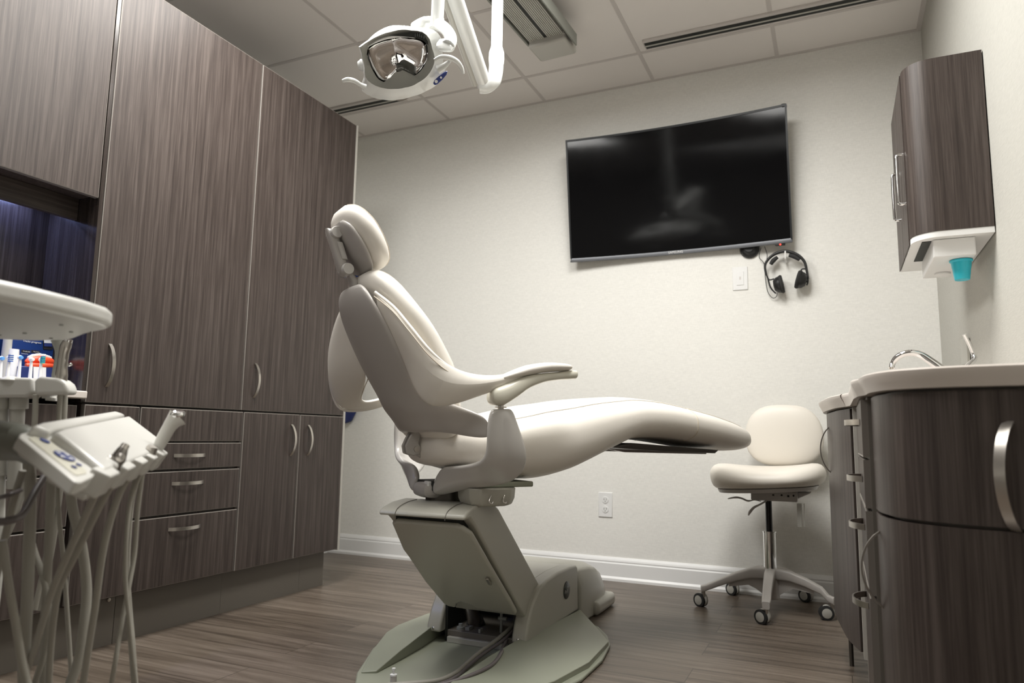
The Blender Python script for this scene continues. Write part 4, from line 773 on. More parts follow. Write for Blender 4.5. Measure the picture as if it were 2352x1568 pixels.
LN = Vector((.3, -.6, -.74)).normalized(); LC = Vector((-1.0814,1.5735,1.7365))
ol = thing('operatory_light', 'white dental operating lamp with a mirrored reflector on a jointed ceiling arm', 'lamp', LC)
q = B(); q.rings([[(-1.1711,1.5364,1.7303),(-1.1692,1.5266,1.7389),(-1.1652,1.5171,1.7482),(-1.1629,1.5047,1.7593),(-1.1472,1.5042,1.766),(-1.1326,1.5048,1.7715),(-1.1194,1.5051,1.7765),(-1.1066,1.5069,1.7803),(-1.0946,1.5086,1.7838),(-1.0829,1.5109,1.7866),(-1.0716,1.5144,1.7884),(-1.0604,1.5175,1.7904),(-1.049,1.5208,1.7924),(-1.0377,1.5252,1.7934),(-1.0267,1.5307,1.7934),(-1.0161,1.5372,1.7924),(-1.0036,1.5436,1.7923),(-0.9915,1.5516,1.7907),(-0.9842,1.5617,1.7855),(-0.9804,1.5725,1.7783),(-0.9815,1.5831,1.7693),(-0.9834,1.5929,1.7605),(-0.9839,1.6028,1.7523),(-0.9861,1.6123,1.7436),(-0.9928,1.6201,1.7347),(-1.0012,1.6264,1.7261),(-1.0111,1.6311,1.7183),(-1.0217,1.6344,1.7113),(-1.0326,1.6363,1.7053),(-1.0437,1.6369,1.7004),(-1.0547,1.6362,1.6965),(-1.0648,1.636,1.6926),(-1.0747,1.6347,1.6896),(-1.0845,1.6324,1.6875),(-1.0937,1.6292,1.6864),(-1.103,1.6269,1.6844),(-1.1122,1.6237,1.6833),(-1.121,1.6196,1.683),(-1.1304,1.6155,1.6826),(-1.1399,1.6107,1.6826),(-1.1489,1.6048,1.6838),(-1.1583,1.5982,1.6853),(-1.1673,1.5905,1.6879),(-1.1751,1.5817,1.6919),(-1.1812,1.572,1.6973),(-1.1835,1.5619,1.7045),(-1.1797,1.5529,1.7133),(-1.1745,1.5449,1.722)], [(-1.176,1.5381,1.7322),(-1.174,1.5281,1.7412),(-1.1699,1.5183,1.7508),(-1.1675,1.5055,1.7622),(-1.1513,1.505,1.7691),(-1.1362,1.5056,1.7748),(-1.1227,1.506,1.7799),(-1.1095,1.5077,1.7839),(-1.097,1.5095,1.7875),(-1.085,1.512,1.7903),(-1.0734,1.5155,1.7922),(-1.0618,1.5187,1.7942),(-1.05,1.5221,1.7963),(-1.0384,1.5267,1.7973),(-1.0271,1.5324,1.7973),(-1.0161,1.539,1.7963),(-1.0032,1.5457,1.7962),(-0.9908,1.5539,1.7945),(-0.9832,1.5643,1.7891),(-0.9793,1.5754,1.7817),(-0.9804,1.5863,1.7725),(-0.9823,1.5965,1.7634),(-0.9828,1.6067,1.7549),(-0.9851,1.6166,1.746),(-0.992,1.6246,1.7368),(-1.0007,1.6311,1.7279),(-1.0109,1.6359,1.7199),(-1.0218,1.6393,1.7127),(-1.0331,1.6414,1.7065),(-1.0445,1.642,1.7013),(-1.0559,1.6412,1.6973),(-1.0663,1.641,1.6933),(-1.0766,1.6396,1.6902),(-1.0866,1.6373,1.6881),(-1.0962,1.634,1.6869),(-1.1058,1.6316,1.6849),(-1.1153,1.6283,1.6837),(-1.1244,1.6241,1.6835),(-1.134,1.6199,1.683),(-1.1438,1.6149,1.683),(-1.1532,1.6088,1.6842),(-1.1629,1.602,1.6858),(-1.1722,1.594,1.6885),(-1.1802,1.5849,1.6926),(-1.1865,1.5749,1.6982),(-1.1888,1.5645,1.7056),(-1.1849,1.5552,1.7147),(-1.1795,1.5469,1.7237)], [(-1.1859,1.5519,1.7413),(-1.1839,1.5419,1.7503),(-1.1797,1.5321,1.7599),(-1.1768,1.5196,1.7712),(-1.1611,1.5187,1.7783),(-1.1465,1.5185,1.7844),(-1.134,1.5164,1.7912),(-1.121,1.5156,1.7971),(-1.1078,1.5161,1.8021),(-1.0945,1.5173,1.8065),(-1.0811,1.5197,1.81),(-1.0679,1.5236,1.8121),(-1.0554,1.5291,1.8127),(-1.0436,1.5356,1.8122),(-1.0314,1.542,1.812),(-1.0198,1.5495,1.8107),(-1.0059,1.5567,1.8104),(-0.9904,1.5651,1.8099),(-0.9761,1.5757,1.8071),(-0.9646,1.5882,1.8016),(-0.9606,1.6019,1.7921),(-0.9639,1.6148,1.7804),(-0.9702,1.6263,1.7685),(-0.9754,1.6374,1.7574),(-0.9802,1.6485,1.7464),(-0.9806,1.6626,1.7348),(-0.9902,1.6723,1.7231),(-1.0043,1.6781,1.7126),(-1.0202,1.6812,1.7037),(-1.037,1.6813,1.6968),(-1.0532,1.6799,1.6914),(-1.0681,1.6788,1.6862),(-1.0826,1.6762,1.6825),(-1.0965,1.6723,1.68),(-1.11,1.6701,1.6763),(-1.1235,1.6665,1.6737),(-1.1367,1.6616,1.6724),(-1.1504,1.6567,1.6707),(-1.164,1.6505,1.6703),(-1.1769,1.6428,1.6713),(-1.1904,1.6344,1.6726),(-1.203,1.6244,1.6756),(-1.2135,1.6129,1.6807),(-1.2221,1.6004,1.6874),(-1.217,1.5876,1.6998),(-1.2011,1.578,1.714),(-1.1958,1.5688,1.7236),(-1.1898,1.5606,1.7327)], [(-1.1993,1.5743,1.7556),(-1.1973,1.5644,1.7644),(-1.1932,1.5548,1.7738),(-1.1904,1.5425,1.7849),(-1.1749,1.5416,1.792),(-1.1605,1.5414,1.7979),(-1.1482,1.5393,1.8046),(-1.1355,1.5385,1.8104),(-1.1225,1.539,1.8153),(-1.1094,1.5402,1.8197),(-1.0962,1.5425,1.8231),(-1.0832,1.5464,1.8252),(-1.0709,1.5518,1.8258),(-1.0593,1.5582,1.8253),(-1.0473,1.5645,1.8251),(-1.0359,1.5718,1.8238),(-1.0222,1.579,1.8235),(-1.007,1.5872,1.8231),(-0.9929,1.5976,1.8203),(-0.9816,1.61,1.8149),(-0.9777,1.6234,1.8055),(-0.981,1.6361,1.7939),(-0.9872,1.6475,1.7822),(-0.9923,1.6584,1.7713),(-0.997,1.6693,1.7605),(-0.9975,1.6831,1.7491),(-1.0069,1.6926,1.7376),(-1.0208,1.6984,1.7273),(-1.0364,1.7014,1.7186),(-1.0529,1.7015,1.7118),(-1.0689,1.7001,1.7065),(-1.0835,1.699,1.7014),(-1.0977,1.6964,1.6977),(-1.1113,1.6926,1.6953),(-1.1247,1.6904,1.6917),(-1.1379,1.6869,1.6891),(-1.1509,1.6821,1.6878),(-1.1644,1.6773,1.6862),(-1.1776,1.6711,1.6858),(-1.1903,1.6636,1.6868),(-1.2036,1.6553,1.6881),(-1.216,1.6456,1.691),(-1.2263,1.6343,1.696),(-1.2348,1.6219,1.7026),(-1.2298,1.6094,1.7147),(-1.2142,1.6,1.7287),(-1.209,1.5909,1.7381),(-1.2031,1.5828,1.7471)], [(-1.2016,1.5988,1.7685),(-1.1999,1.5901,1.7762),(-1.1963,1.5817,1.7845),(-1.1939,1.5708,1.7943),(-1.1803,1.57,1.8005),(-1.1677,1.5698,1.8057),(-1.157,1.5679,1.8116),(-1.1457,1.5672,1.8167),(-1.1343,1.5676,1.821),(-1.1228,1.5687,1.8249),(-1.1112,1.5707,1.8279),(-1.0998,1.5741,1.8298),(-1.0889,1.5789,1.8303),(-1.0787,1.5845,1.8299),(-1.0682,1.59,1.8297),(-1.0581,1.5965,1.8285),(-1.0461,1.6028,1.8283),(-1.0327,1.61,1.8279),(-1.0203,1.6192,1.8254),(-1.0104,1.6301,1.8206),(-1.0071,1.6419,1.8124),(-1.01,1.653,1.8022),(-1.0155,1.663,1.7919),(-1.0201,1.6725,1.7823),(-1.0243,1.682,1.7729),(-1.0248,1.6941,1.7629),(-1.0331,1.7024,1.7528),(-1.0453,1.7074,1.7438),(-1.059,1.71,1.7362),(-1.0735,1.71,1.7302),(-1.0874,1.7088,1.7256),(-1.1002,1.7078,1.7212),(-1.1126,1.7055,1.718),(-1.1245,1.7022,1.7159),(-1.1361,1.7003,1.7127),(-1.1477,1.6972,1.7105),(-1.159,1.693,1.7094),(-1.1708,1.6888,1.708),(-1.1824,1.6835,1.7076),(-1.1934,1.6769,1.7085),(-1.2051,1.6697,1.7096),(-1.2159,1.6612,1.7121),(-1.2249,1.6513,1.7165),(-1.2323,1.6405,1.7222),(-1.2281,1.6296,1.7328),(-1.2145,1.6213,1.745),(-1.21,1.6134,1.7532),(-1.2049,1.6063,1.7611)], [(-1.1877,1.6207,1.7766),(-1.1865,1.6144,1.7822),(-1.184,1.6083,1.7882),(-1.1824,1.6004,1.7952),(-1.1726,1.5998,1.7997),(-1.1635,1.5996,1.8035),(-1.1557,1.5982,1.8078),(-1.1476,1.5977,1.8116),(-1.1393,1.5979,1.8147),(-1.131,1.5987,1.8175),(-1.1226,1.6001,1.8197),(-1.1143,1.6026,1.8211),(-1.1064,1.606,1.8215),(-1.099,1.6101,1.8211),(-1.0914,1.6141,1.821),(-1.0841,1.6188,1.8201),(-1.0754,1.6234,1.82),(-1.0657,1.6286,1.8196),(-1.0568,1.6353,1.8179),(-1.0496,1.6432,1.8144),(-1.0473,1.6517,1.8084),(-1.0496,1.6597,1.801),(-1.0537,1.6669,1.7935),(-1.0571,1.6737,1.7866),(-1.0602,1.6806,1.7798),(-1.0606,1.6892,1.7726),(-1.0667,1.6951,1.7654),(-1.0755,1.6986,1.759),(-1.0853,1.7004,1.7535),(-1.0957,1.7004,1.7493),(-1.1057,1.6995,1.746),(-1.1148,1.6988,1.7429),(-1.1237,1.6971,1.7406),(-1.1322,1.6947,1.7391),(-1.1405,1.6933,1.7368),(-1.1488,1.6911,1.7353),(-1.1568,1.6881,1.7345),(-1.1652,1.6851,1.7335),(-1.1735,1.6813,1.7332),(-1.1814,1.6766,1.7338),(-1.1897,1.6715,1.7346),(-1.1975,1.6654,1.7364),(-1.2039,1.6584,1.7395),(-1.2093,1.6507,1.7435),(-1.2064,1.6429,1.7511),(-1.1968,1.6369,1.7598),(-1.1936,1.6312,1.7657),(-1.19,1.6261,1.7713)], [(-1.153,1.6421,1.7801),(-1.1527,1.64,1.7819),(-1.1518,1.6379,1.784),(-1.1513,1.6352,1.7863),(-1.1481,1.635,1.7879),(-1.145,1.6349,1.7891),(-1.1424,1.6344,1.7906),(-1.1397,1.6342,1.7919),(-1.1369,1.6343,1.7929),(-1.1341,1.6345,1.7939),(-1.1312,1.635,1.7947),(-1.1284,1.6359,1.7951),(-1.1257,1.637,1.7953),(-1.1232,1.6384,1.7951),(-1.1207,1.6398,1.7951),(-1.1182,1.6414,1.7948),(-1.1153,1.6429,1.7947),(-1.112,1.6447,1.7946),(-1.109,1.6469,1.794),(-1.1066,1.6496,1.7928),(-1.1059,1.6525,1.7908),(-1.1067,1.6552,1.7883),(-1.1081,1.6576,1.7857),(-1.1093,1.6598,1.7834),(-1.1104,1.6621,1.7811),(-1.1106,1.665,1.7787),(-1.1127,1.6669,1.7763),(-1.1156,1.668,1.7742),(-1.1189,1.6686,1.7724),(-1.1224,1.6686,1.771),(-1.1257,1.6682,1.77),(-1.1287,1.668,1.7689),(-1.1317,1.6674,1.7682),(-1.1345,1.6666,1.7677),(-1.1372,1.6662,1.767),(-1.1399,1.6654,1.7665),(-1.1426,1.6645,1.7662),(-1.1454,1.6635,1.7659),(-1.1481,1.6622,1.7658),(-1.1507,1.6607,1.766),(-1.1534,1.659,1.7662),(-1.156,1.657,1.7668),(-1.1582,1.6547,1.7678),(-1.16,1.6521,1.7691),(-1.1591,1.6495,1.7716),(-1.1559,1.6475,1.7745),(-1.1549,1.6456,1.7764),(-1.1538,1.6439,1.7783)]], cap=False); obj('housing', q, 'white', ol, angle=50)
q = B(); q.rings([[(-1.1717,1.5371,1.7308),(-1.1697,1.5274,1.7395),(-1.1657,1.5179,1.7488),(-1.1634,1.5054,1.7598),(-1.1477,1.505,1.7665),(-1.1331,1.5055,1.772),(-1.12,1.5059,1.7771),(-1.1072,1.5076,1.7809),(-1.0951,1.5093,1.7844),(-1.0834,1.5117,1.7872),(-1.0721,1.5151,1.7889),(-1.061,1.5182,1.7909),(-1.0495,1.5215,1.7929),(-1.0382,1.5259,1.7939),(-1.0272,1.5315,1.7939),(-1.0166,1.5379,1.793),(-1.0041,1.5444,1.7928),(-0.992,1.5524,1.7912),(-0.9847,1.5625,1.786),(-0.9809,1.5733,1.7788),(-0.982,1.5838,1.7698),(-0.9839,1.5937,1.761),(-0.9844,1.6036,1.7528),(-0.9866,1.6131,1.7442),(-0.9933,1.6209,1.7352),(-1.0017,1.6272,1.7266),(-1.0116,1.6319,1.7188),(-1.0222,1.6352,1.7118),(-1.0331,1.6371,1.7058),(-1.0442,1.6377,1.7008),(-1.0552,1.637,1.697),(-1.0653,1.6368,1.6931),(-1.0753,1.6355,1.6901),(-1.085,1.6332,1.688),(-1.0943,1.63,1.6868),(-1.1036,1.6277,1.6849),(-1.1127,1.6245,1.6838),(-1.1216,1.6204,1.6835),(-1.1309,1.6163,1.683),(-1.1404,1.6115,1.6831),(-1.1495,1.6056,1.6843),(-1.1589,1.599,1.6858),(-1.1679,1.5913,1.6884),(-1.1756,1.5824,1.6924),(-1.1818,1.5727,1.6978),(-1.1841,1.5627,1.705),(-1.1803,1.5537,1.7138),(-1.175,1.5456,1.7225)], [(-1.1705,1.5387,1.7313),(-1.1686,1.5291,1.7398),(-1.1647,1.5198,1.749),(-1.1624,1.5076,1.7598),(-1.147,1.5071,1.7664),(-1.1327,1.5077,1.7718),(-1.1198,1.508,1.7767),(-1.1073,1.5097,1.7804),(-1.0954,1.5114,1.7839),(-1.084,1.5137,1.7866),(-1.0729,1.5171,1.7884),(-1.0619,1.5202,1.7904),(-1.0507,1.5234,1.7923),(-1.0396,1.5277,1.7933),(-1.0289,1.5331,1.7932),(-1.0184,1.5395,1.7923),(-1.0061,1.5458,1.7922),(-0.9943,1.5537,1.7906),(-0.9871,1.5636,1.7855),(-0.9834,1.5741,1.7784),(-0.9845,1.5845,1.7696),(-0.9863,1.5942,1.761),(-0.9868,1.6039,1.7529),(-0.989,1.6132,1.7444),(-0.9956,1.6208,1.7356),(-1.0039,1.627,1.7273),(-1.0136,1.6316,1.7196),(-1.024,1.6348,1.7128),(-1.0347,1.6367,1.7069),(-1.0456,1.6373,1.702),(-1.0563,1.6366,1.6982),(-1.0662,1.6364,1.6944),(-1.076,1.6351,1.6915),(-1.0855,1.6329,1.6894),(-1.0946,1.6297,1.6883),(-1.1037,1.6275,1.6864),(-1.1127,1.6244,1.6853),(-1.1214,1.6203,1.685),(-1.1305,1.6163,1.6846),(-1.1398,1.6116,1.6846),(-1.1487,1.6058,1.6857),(-1.158,1.5993,1.6872),(-1.1667,1.5918,1.6898),(-1.1744,1.5831,1.6937),(-1.1804,1.5736,1.699),(-1.1826,1.5638,1.7061),(-1.1789,1.5549,1.7147),(-1.1738,1.547,1.7232)], [(-1.1638,1.5521,1.7367),(-1.1631,1.5433,1.7441),(-1.1616,1.5338,1.7524),(-1.1549,1.5271,1.7605),(-1.1453,1.523,1.7677),(-1.133,1.523,1.7728),(-1.1206,1.5249,1.7762),(-1.1092,1.5278,1.7785),(-1.0991,1.5299,1.7809),(-1.0894,1.533,1.7823),(-1.0805,1.5368,1.7828),(-1.0714,1.5385,1.7852),(-1.0622,1.5411,1.7867),(-1.0531,1.5447,1.7875),(-1.0443,1.5492,1.7875),(-1.036,1.5545,1.7865),(-1.0279,1.5604,1.785),(-1.0159,1.5659,1.7854),(-1.0043,1.5732,1.7842),(-0.997,1.5823,1.7798),(-0.9986,1.5917,1.7715),(-1.002,1.6003,1.7631),(-1.0072,1.6078,1.755),(-1.0135,1.6141,1.7473),(-1.0204,1.6194,1.7402),(-1.0282,1.6234,1.7338),(-1.0364,1.6264,1.728),(-1.0446,1.6285,1.723),(-1.053,1.6295,1.7188),(-1.062,1.6285,1.716),(-1.0766,1.614,1.7218),(-1.0835,1.6072,1.7245),(-1.0875,1.6037,1.7258),(-1.0904,1.6039,1.7245),(-1.0934,1.6037,1.7234),(-1.0966,1.6032,1.7225),(-1.0997,1.6023,1.7219),(-1.1029,1.6011,1.7216),(-1.106,1.5996,1.7216),(-1.1103,1.5986,1.7206),(-1.1301,1.6035,1.7087),(-1.1492,1.6031,1.7012),(-1.1555,1.5969,1.7037),(-1.1602,1.59,1.7074),(-1.1624,1.5826,1.7124),(-1.1634,1.5753,1.718),(-1.1644,1.5677,1.7237),(-1.1648,1.5599,1.7299)], [(-1.1725,1.5664,1.7458),(-1.1719,1.5577,1.7531),(-1.1703,1.5483,1.7613),(-1.1638,1.5417,1.7694),(-1.1543,1.5376,1.7765),(-1.142,1.5376,1.7815),(-1.1299,1.5395,1.7849),(-1.1186,1.5424,1.7872),(-1.1085,1.5445,1.7895),(-1.099,1.5475,1.791),(-1.0902,1.5513,1.7915),(-1.0812,1.5529,1.7938),(-1.0721,1.5556,1.7953),(-1.0631,1.5591,1.7961),(-1.0544,1.5635,1.796),(-1.0461,1.5688,1.7951),(-1.0381,1.5747,1.7936),(-1.0263,1.5801,1.794),(-1.0148,1.5873,1.7929),(-1.0076,1.5963,1.7885),(-1.0092,1.6056,1.7802),(-1.0126,1.6141,1.772),(-1.0177,1.6215,1.7639),(-1.024,1.6277,1.7563),(-1.0308,1.6329,1.7493),(-1.0385,1.637,1.7429),(-1.0466,1.6399,1.7373),(-1.0547,1.642,1.7323),(-1.063,1.643,1.7282),(-1.0719,1.642,1.7253),(-1.0863,1.6276,1.7311),(-1.0931,1.6209,1.7338),(-1.0971,1.6175,1.735),(-1.0999,1.6176,1.7337),(-1.1029,1.6174,1.7327),(-1.1061,1.6169,1.7318),(-1.1092,1.6161,1.7312),(-1.1123,1.6149,1.7309),(-1.1154,1.6134,1.7309),(-1.1196,1.6124,1.7299),(-1.1392,1.6172,1.7181),(-1.158,1.6169,1.7108),(-1.1643,1.6107,1.7132),(-1.1689,1.6039,1.7169),(-1.1712,1.5966,1.7219),(-1.1722,1.5894,1.7274),(-1.1731,1.5819,1.733),(-1.1735,1.5741,1.7391)]], cap=False); obj('bezel', q, 'valve', ol, angle=60)
q = B(); q.rings([[(-1.171,1.563,1.7438),(-1.1704,1.5542,1.7511),(-1.1688,1.5448,1.7594),(-1.1622,1.5381,1.7675),(-1.1526,1.534,1.7747),(-1.1403,1.534,1.7798),(-1.128,1.5359,1.7832),(-1.1166,1.5388,1.7855),(-1.1065,1.5409,1.7878),(-1.0969,1.544,1.7893),(-1.088,1.5478,1.7898),(-1.0789,1.5495,1.7921),(-1.0697,1.5521,1.7937),(-1.0607,1.5557,1.7945),(-1.0519,1.5601,1.7944),(-1.0436,1.5654,1.7935),(-1.0355,1.5714,1.792),(-1.0236,1.5768,1.7923),(-1.012,1.5841,1.7912),(-1.0048,1.5931,1.7868),(-1.0063,1.6026,1.7785),(-1.0097,1.6111,1.7702),(-1.0149,1.6186,1.762),(-1.0212,1.6249,1.7544),(-1.0281,1.6301,1.7473),(-1.0359,1.6342,1.7409),(-1.044,1.6371,1.7352),(-1.0522,1.6392,1.7302),(-1.0605,1.6402,1.726),(-1.0695,1.6392,1.7231),(-1.0841,1.6248,1.7289),(-1.0909,1.618,1.7317),(-1.0949,1.6145,1.7329),(-1.0978,1.6146,1.7316),(-1.1008,1.6145,1.7305),(-1.104,1.6139,1.7297),(-1.1072,1.6131,1.7291),(-1.1103,1.6119,1.7287),(-1.1134,1.6104,1.7287),(-1.1177,1.6094,1.7278),(-1.1374,1.6143,1.7159),(-1.1564,1.6139,1.7084),(-1.1627,1.6077,1.7109),(-1.1674,1.6008,1.7146),(-1.1696,1.5935,1.7196),(-1.1706,1.5862,1.7252),(-1.1716,1.5786,1.7309),(-1.172,1.5708,1.737)], [(-1.167,1.5752,1.7491),(-1.1665,1.5675,1.7555),(-1.1651,1.5592,1.7628),(-1.1594,1.5533,1.7698),(-1.151,1.5497,1.7762),(-1.1402,1.5497,1.7806),(-1.1295,1.5513,1.7836),(-1.1195,1.5539,1.7855),(-1.1107,1.5557,1.7876),(-1.1023,1.5584,1.7889),(-1.0945,1.5617,1.7894),(-1.0865,1.5632,1.7914),(-1.0785,1.5655,1.7928),(-1.0706,1.5686,1.7935),(-1.0629,1.5725,1.7934),(-1.0556,1.5772,1.7926),(-1.0485,1.5824,1.7912),(-1.0381,1.5872,1.7916),(-1.028,1.5935,1.7906),(-1.0217,1.6014,1.7867),(-1.0231,1.6097,1.7794),(-1.0261,1.6171,1.7721),(-1.0307,1.6236,1.765),(-1.0362,1.6291,1.7583),(-1.0423,1.6337,1.7522),(-1.0491,1.6372,1.7465),(-1.0562,1.6398,1.7416),(-1.0633,1.6416,1.7372),(-1.0706,1.6425,1.7336),(-1.0784,1.6416,1.7311),(-1.0912,1.629,1.7361),(-1.0971,1.6231,1.7385),(-1.1006,1.6201,1.7396),(-1.1031,1.6202,1.7385),(-1.1057,1.62,1.7375),(-1.1085,1.6196,1.7368),(-1.1112,1.6188,1.7362),(-1.114,1.6178,1.736),(-1.1167,1.6165,1.7359),(-1.1204,1.6156,1.7351),(-1.1376,1.6198,1.7247),(-1.1541,1.6195,1.7183),(-1.1596,1.6141,1.7204),(-1.1637,1.6081,1.7237),(-1.1657,1.6017,1.728),(-1.1666,1.5954,1.7328),(-1.1674,1.5888,1.7378),(-1.1678,1.582,1.7432)], [(-1.1531,1.5919,1.7546),(-1.1528,1.5865,1.7591),(-1.1519,1.5806,1.7642),(-1.1479,1.5765,1.7692),(-1.1421,1.5739,1.7737),(-1.1345,1.5739,1.7768),(-1.127,1.575,1.7789),(-1.1199,1.5768,1.7803),(-1.1137,1.5781,1.7818),(-1.1078,1.5799,1.7827),(-1.1023,1.5823,1.783),(-1.0967,1.5833,1.7844),(-1.091,1.5849,1.7854),(-1.0854,1.5871,1.7859),(-1.08,1.5899,1.7859),(-1.0749,1.5932,1.7853),(-1.0699,1.5968,1.7843),(-1.0626,1.6002,1.7846),(-1.0554,1.6047,1.7839),(-1.051,1.6103,1.7811),(-1.0521,1.6161,1.776),(-1.0542,1.6213,1.7708),(-1.0575,1.6259,1.7658),(-1.0614,1.6297,1.7611),(-1.0657,1.6329,1.7568),(-1.0705,1.6354,1.7528),(-1.0755,1.6372,1.7494),(-1.0805,1.6384,1.7463),(-1.0856,1.639,1.7438),(-1.0911,1.6384,1.742),(-1.1,1.6296,1.7456),(-1.1042,1.6255,1.7472),(-1.1066,1.6234,1.748),(-1.1083,1.6234,1.7472),(-1.1102,1.6233,1.7465),(-1.1121,1.623,1.746),(-1.1141,1.6225,1.7456),(-1.116,1.6218,1.7454),(-1.1178,1.6209,1.7454),(-1.1205,1.6203,1.7448),(-1.1325,1.6232,1.7376),(-1.144,1.623,1.7331),(-1.1478,1.6192,1.7346),(-1.1507,1.615,1.7369),(-1.1521,1.6105,1.7399),(-1.1528,1.6061,1.7433),(-1.1534,1.6015,1.7467),(-1.1537,1.5967,1.7505)], [(-1.1334,1.6063,1.7577),(-1.1333,1.6035,1.76),(-1.1328,1.6006,1.7625),(-1.1309,1.5985,1.765),(-1.1279,1.5972,1.7673),(-1.1241,1.5971,1.7689),(-1.1203,1.5977,1.7699),(-1.1168,1.5986,1.7706),(-1.1136,1.5992,1.7714),(-1.1107,1.6002,1.7719),(-1.1079,1.6014,1.772),(-1.105,1.6019,1.7727),(-1.1022,1.6027,1.7732),(-1.0994,1.6038,1.7735),(-1.0966,1.6052,1.7735),(-1.0941,1.6069,1.7732),(-1.0915,1.6087,1.7727),(-1.0878,1.6104,1.7728),(-1.0842,1.6127,1.7724),(-1.082,1.6155,1.771),(-1.0826,1.6184,1.7684),(-1.0837,1.6211,1.7658),(-1.0854,1.6233,1.7633),(-1.0874,1.6253,1.761),(-1.0896,1.6268,1.7588),(-1.092,1.6281,1.7568),(-1.0945,1.629,1.7551),(-1.097,1.6296,1.7536),(-1.0996,1.6299,1.7523),(-1.1023,1.6295,1.7514),(-1.1068,1.6252,1.7532),(-1.1088,1.6231,1.754),(-1.1101,1.622,1.7544),(-1.1109,1.6221,1.754),(-1.1119,1.622,1.7537),(-1.1128,1.6219,1.7534),(-1.1138,1.6216,1.7532),(-1.1148,1.6212,1.7531),(-1.1157,1.6208,1.7531),(-1.117,1.6205,1.7528),(-1.123,1.6219,1.7492),(-1.1287,1.6218,1.747),(-1.1306,1.6199,1.7477),(-1.1321,1.6178,1.7488),(-1.1328,1.6156,1.7504),(-1.1331,1.6134,1.752),(-1.1335,1.6111,1.7538),(-1.1337,1.6087,1.7556)], [(-1.1129,1.6169,1.7587),(-1.1129,1.6167,1.7589),(-1.1129,1.6165,1.759),(-1.1127,1.6164,1.7592),(-1.1125,1.6163,1.7594),(-1.1123,1.6163,1.7595),(-1.112,1.6163,1.7595),(-1.1118,1.6164,1.7596),(-1.1116,1.6164,1.7596),(-1.1114,1.6165,1.7597),(-1.1112,1.6166,1.7597),(-1.111,1.6166,1.7597),(-1.1108,1.6167,1.7598),(-1.1106,1.6167,1.7598),(-1.1104,1.6168,1.7598),(-1.1103,1.6169,1.7598),(-1.1101,1.6171,1.7597),(-1.1099,1.6172,1.7597),(-1.1096,1.6173,1.7597),(-1.1095,1.6175,1.7596),(-1.1095,1.6177,1.7594),(-1.1096,1.6179,1.7593),(-1.1097,1.6181,1.7591),(-1.1098,1.6182,1.7589),(-1.11,1.6183,1.7588),(-1.1101,1.6184,1.7587),(-1.1103,1.6184,1.7585),(-1.1105,1.6185,1.7584),(-1.1107,1.6185,1.7584),(-1.1108,1.6185,1.7583),(-1.1111,1.6182,1.7584),(-1.1113,1.618,1.7585),(-1.1113,1.618,1.7585),(-1.1114,1.618,1.7585),(-1.1115,1.618,1.7585),(-1.1115,1.618,1.7584),(-1.1116,1.6179,1.7584),(-1.1117,1.6179,1.7584),(-1.1117,1.6179,1.7584),(-1.1118,1.6179,1.7584),(-1.1122,1.618,1.7582),(-1.1126,1.6179,1.758),(-1.1127,1.6178,1.7581),(-1.1128,1.6177,1.7581),(-1.1129,1.6175,1.7582),(-1.1129,1.6174,1.7583),(-1.1129,1.6172,1.7585),(-1.1129,1.6171,1.7586)]], cap=True); obj('reflector', q, 'mirror', ol, angle=80)
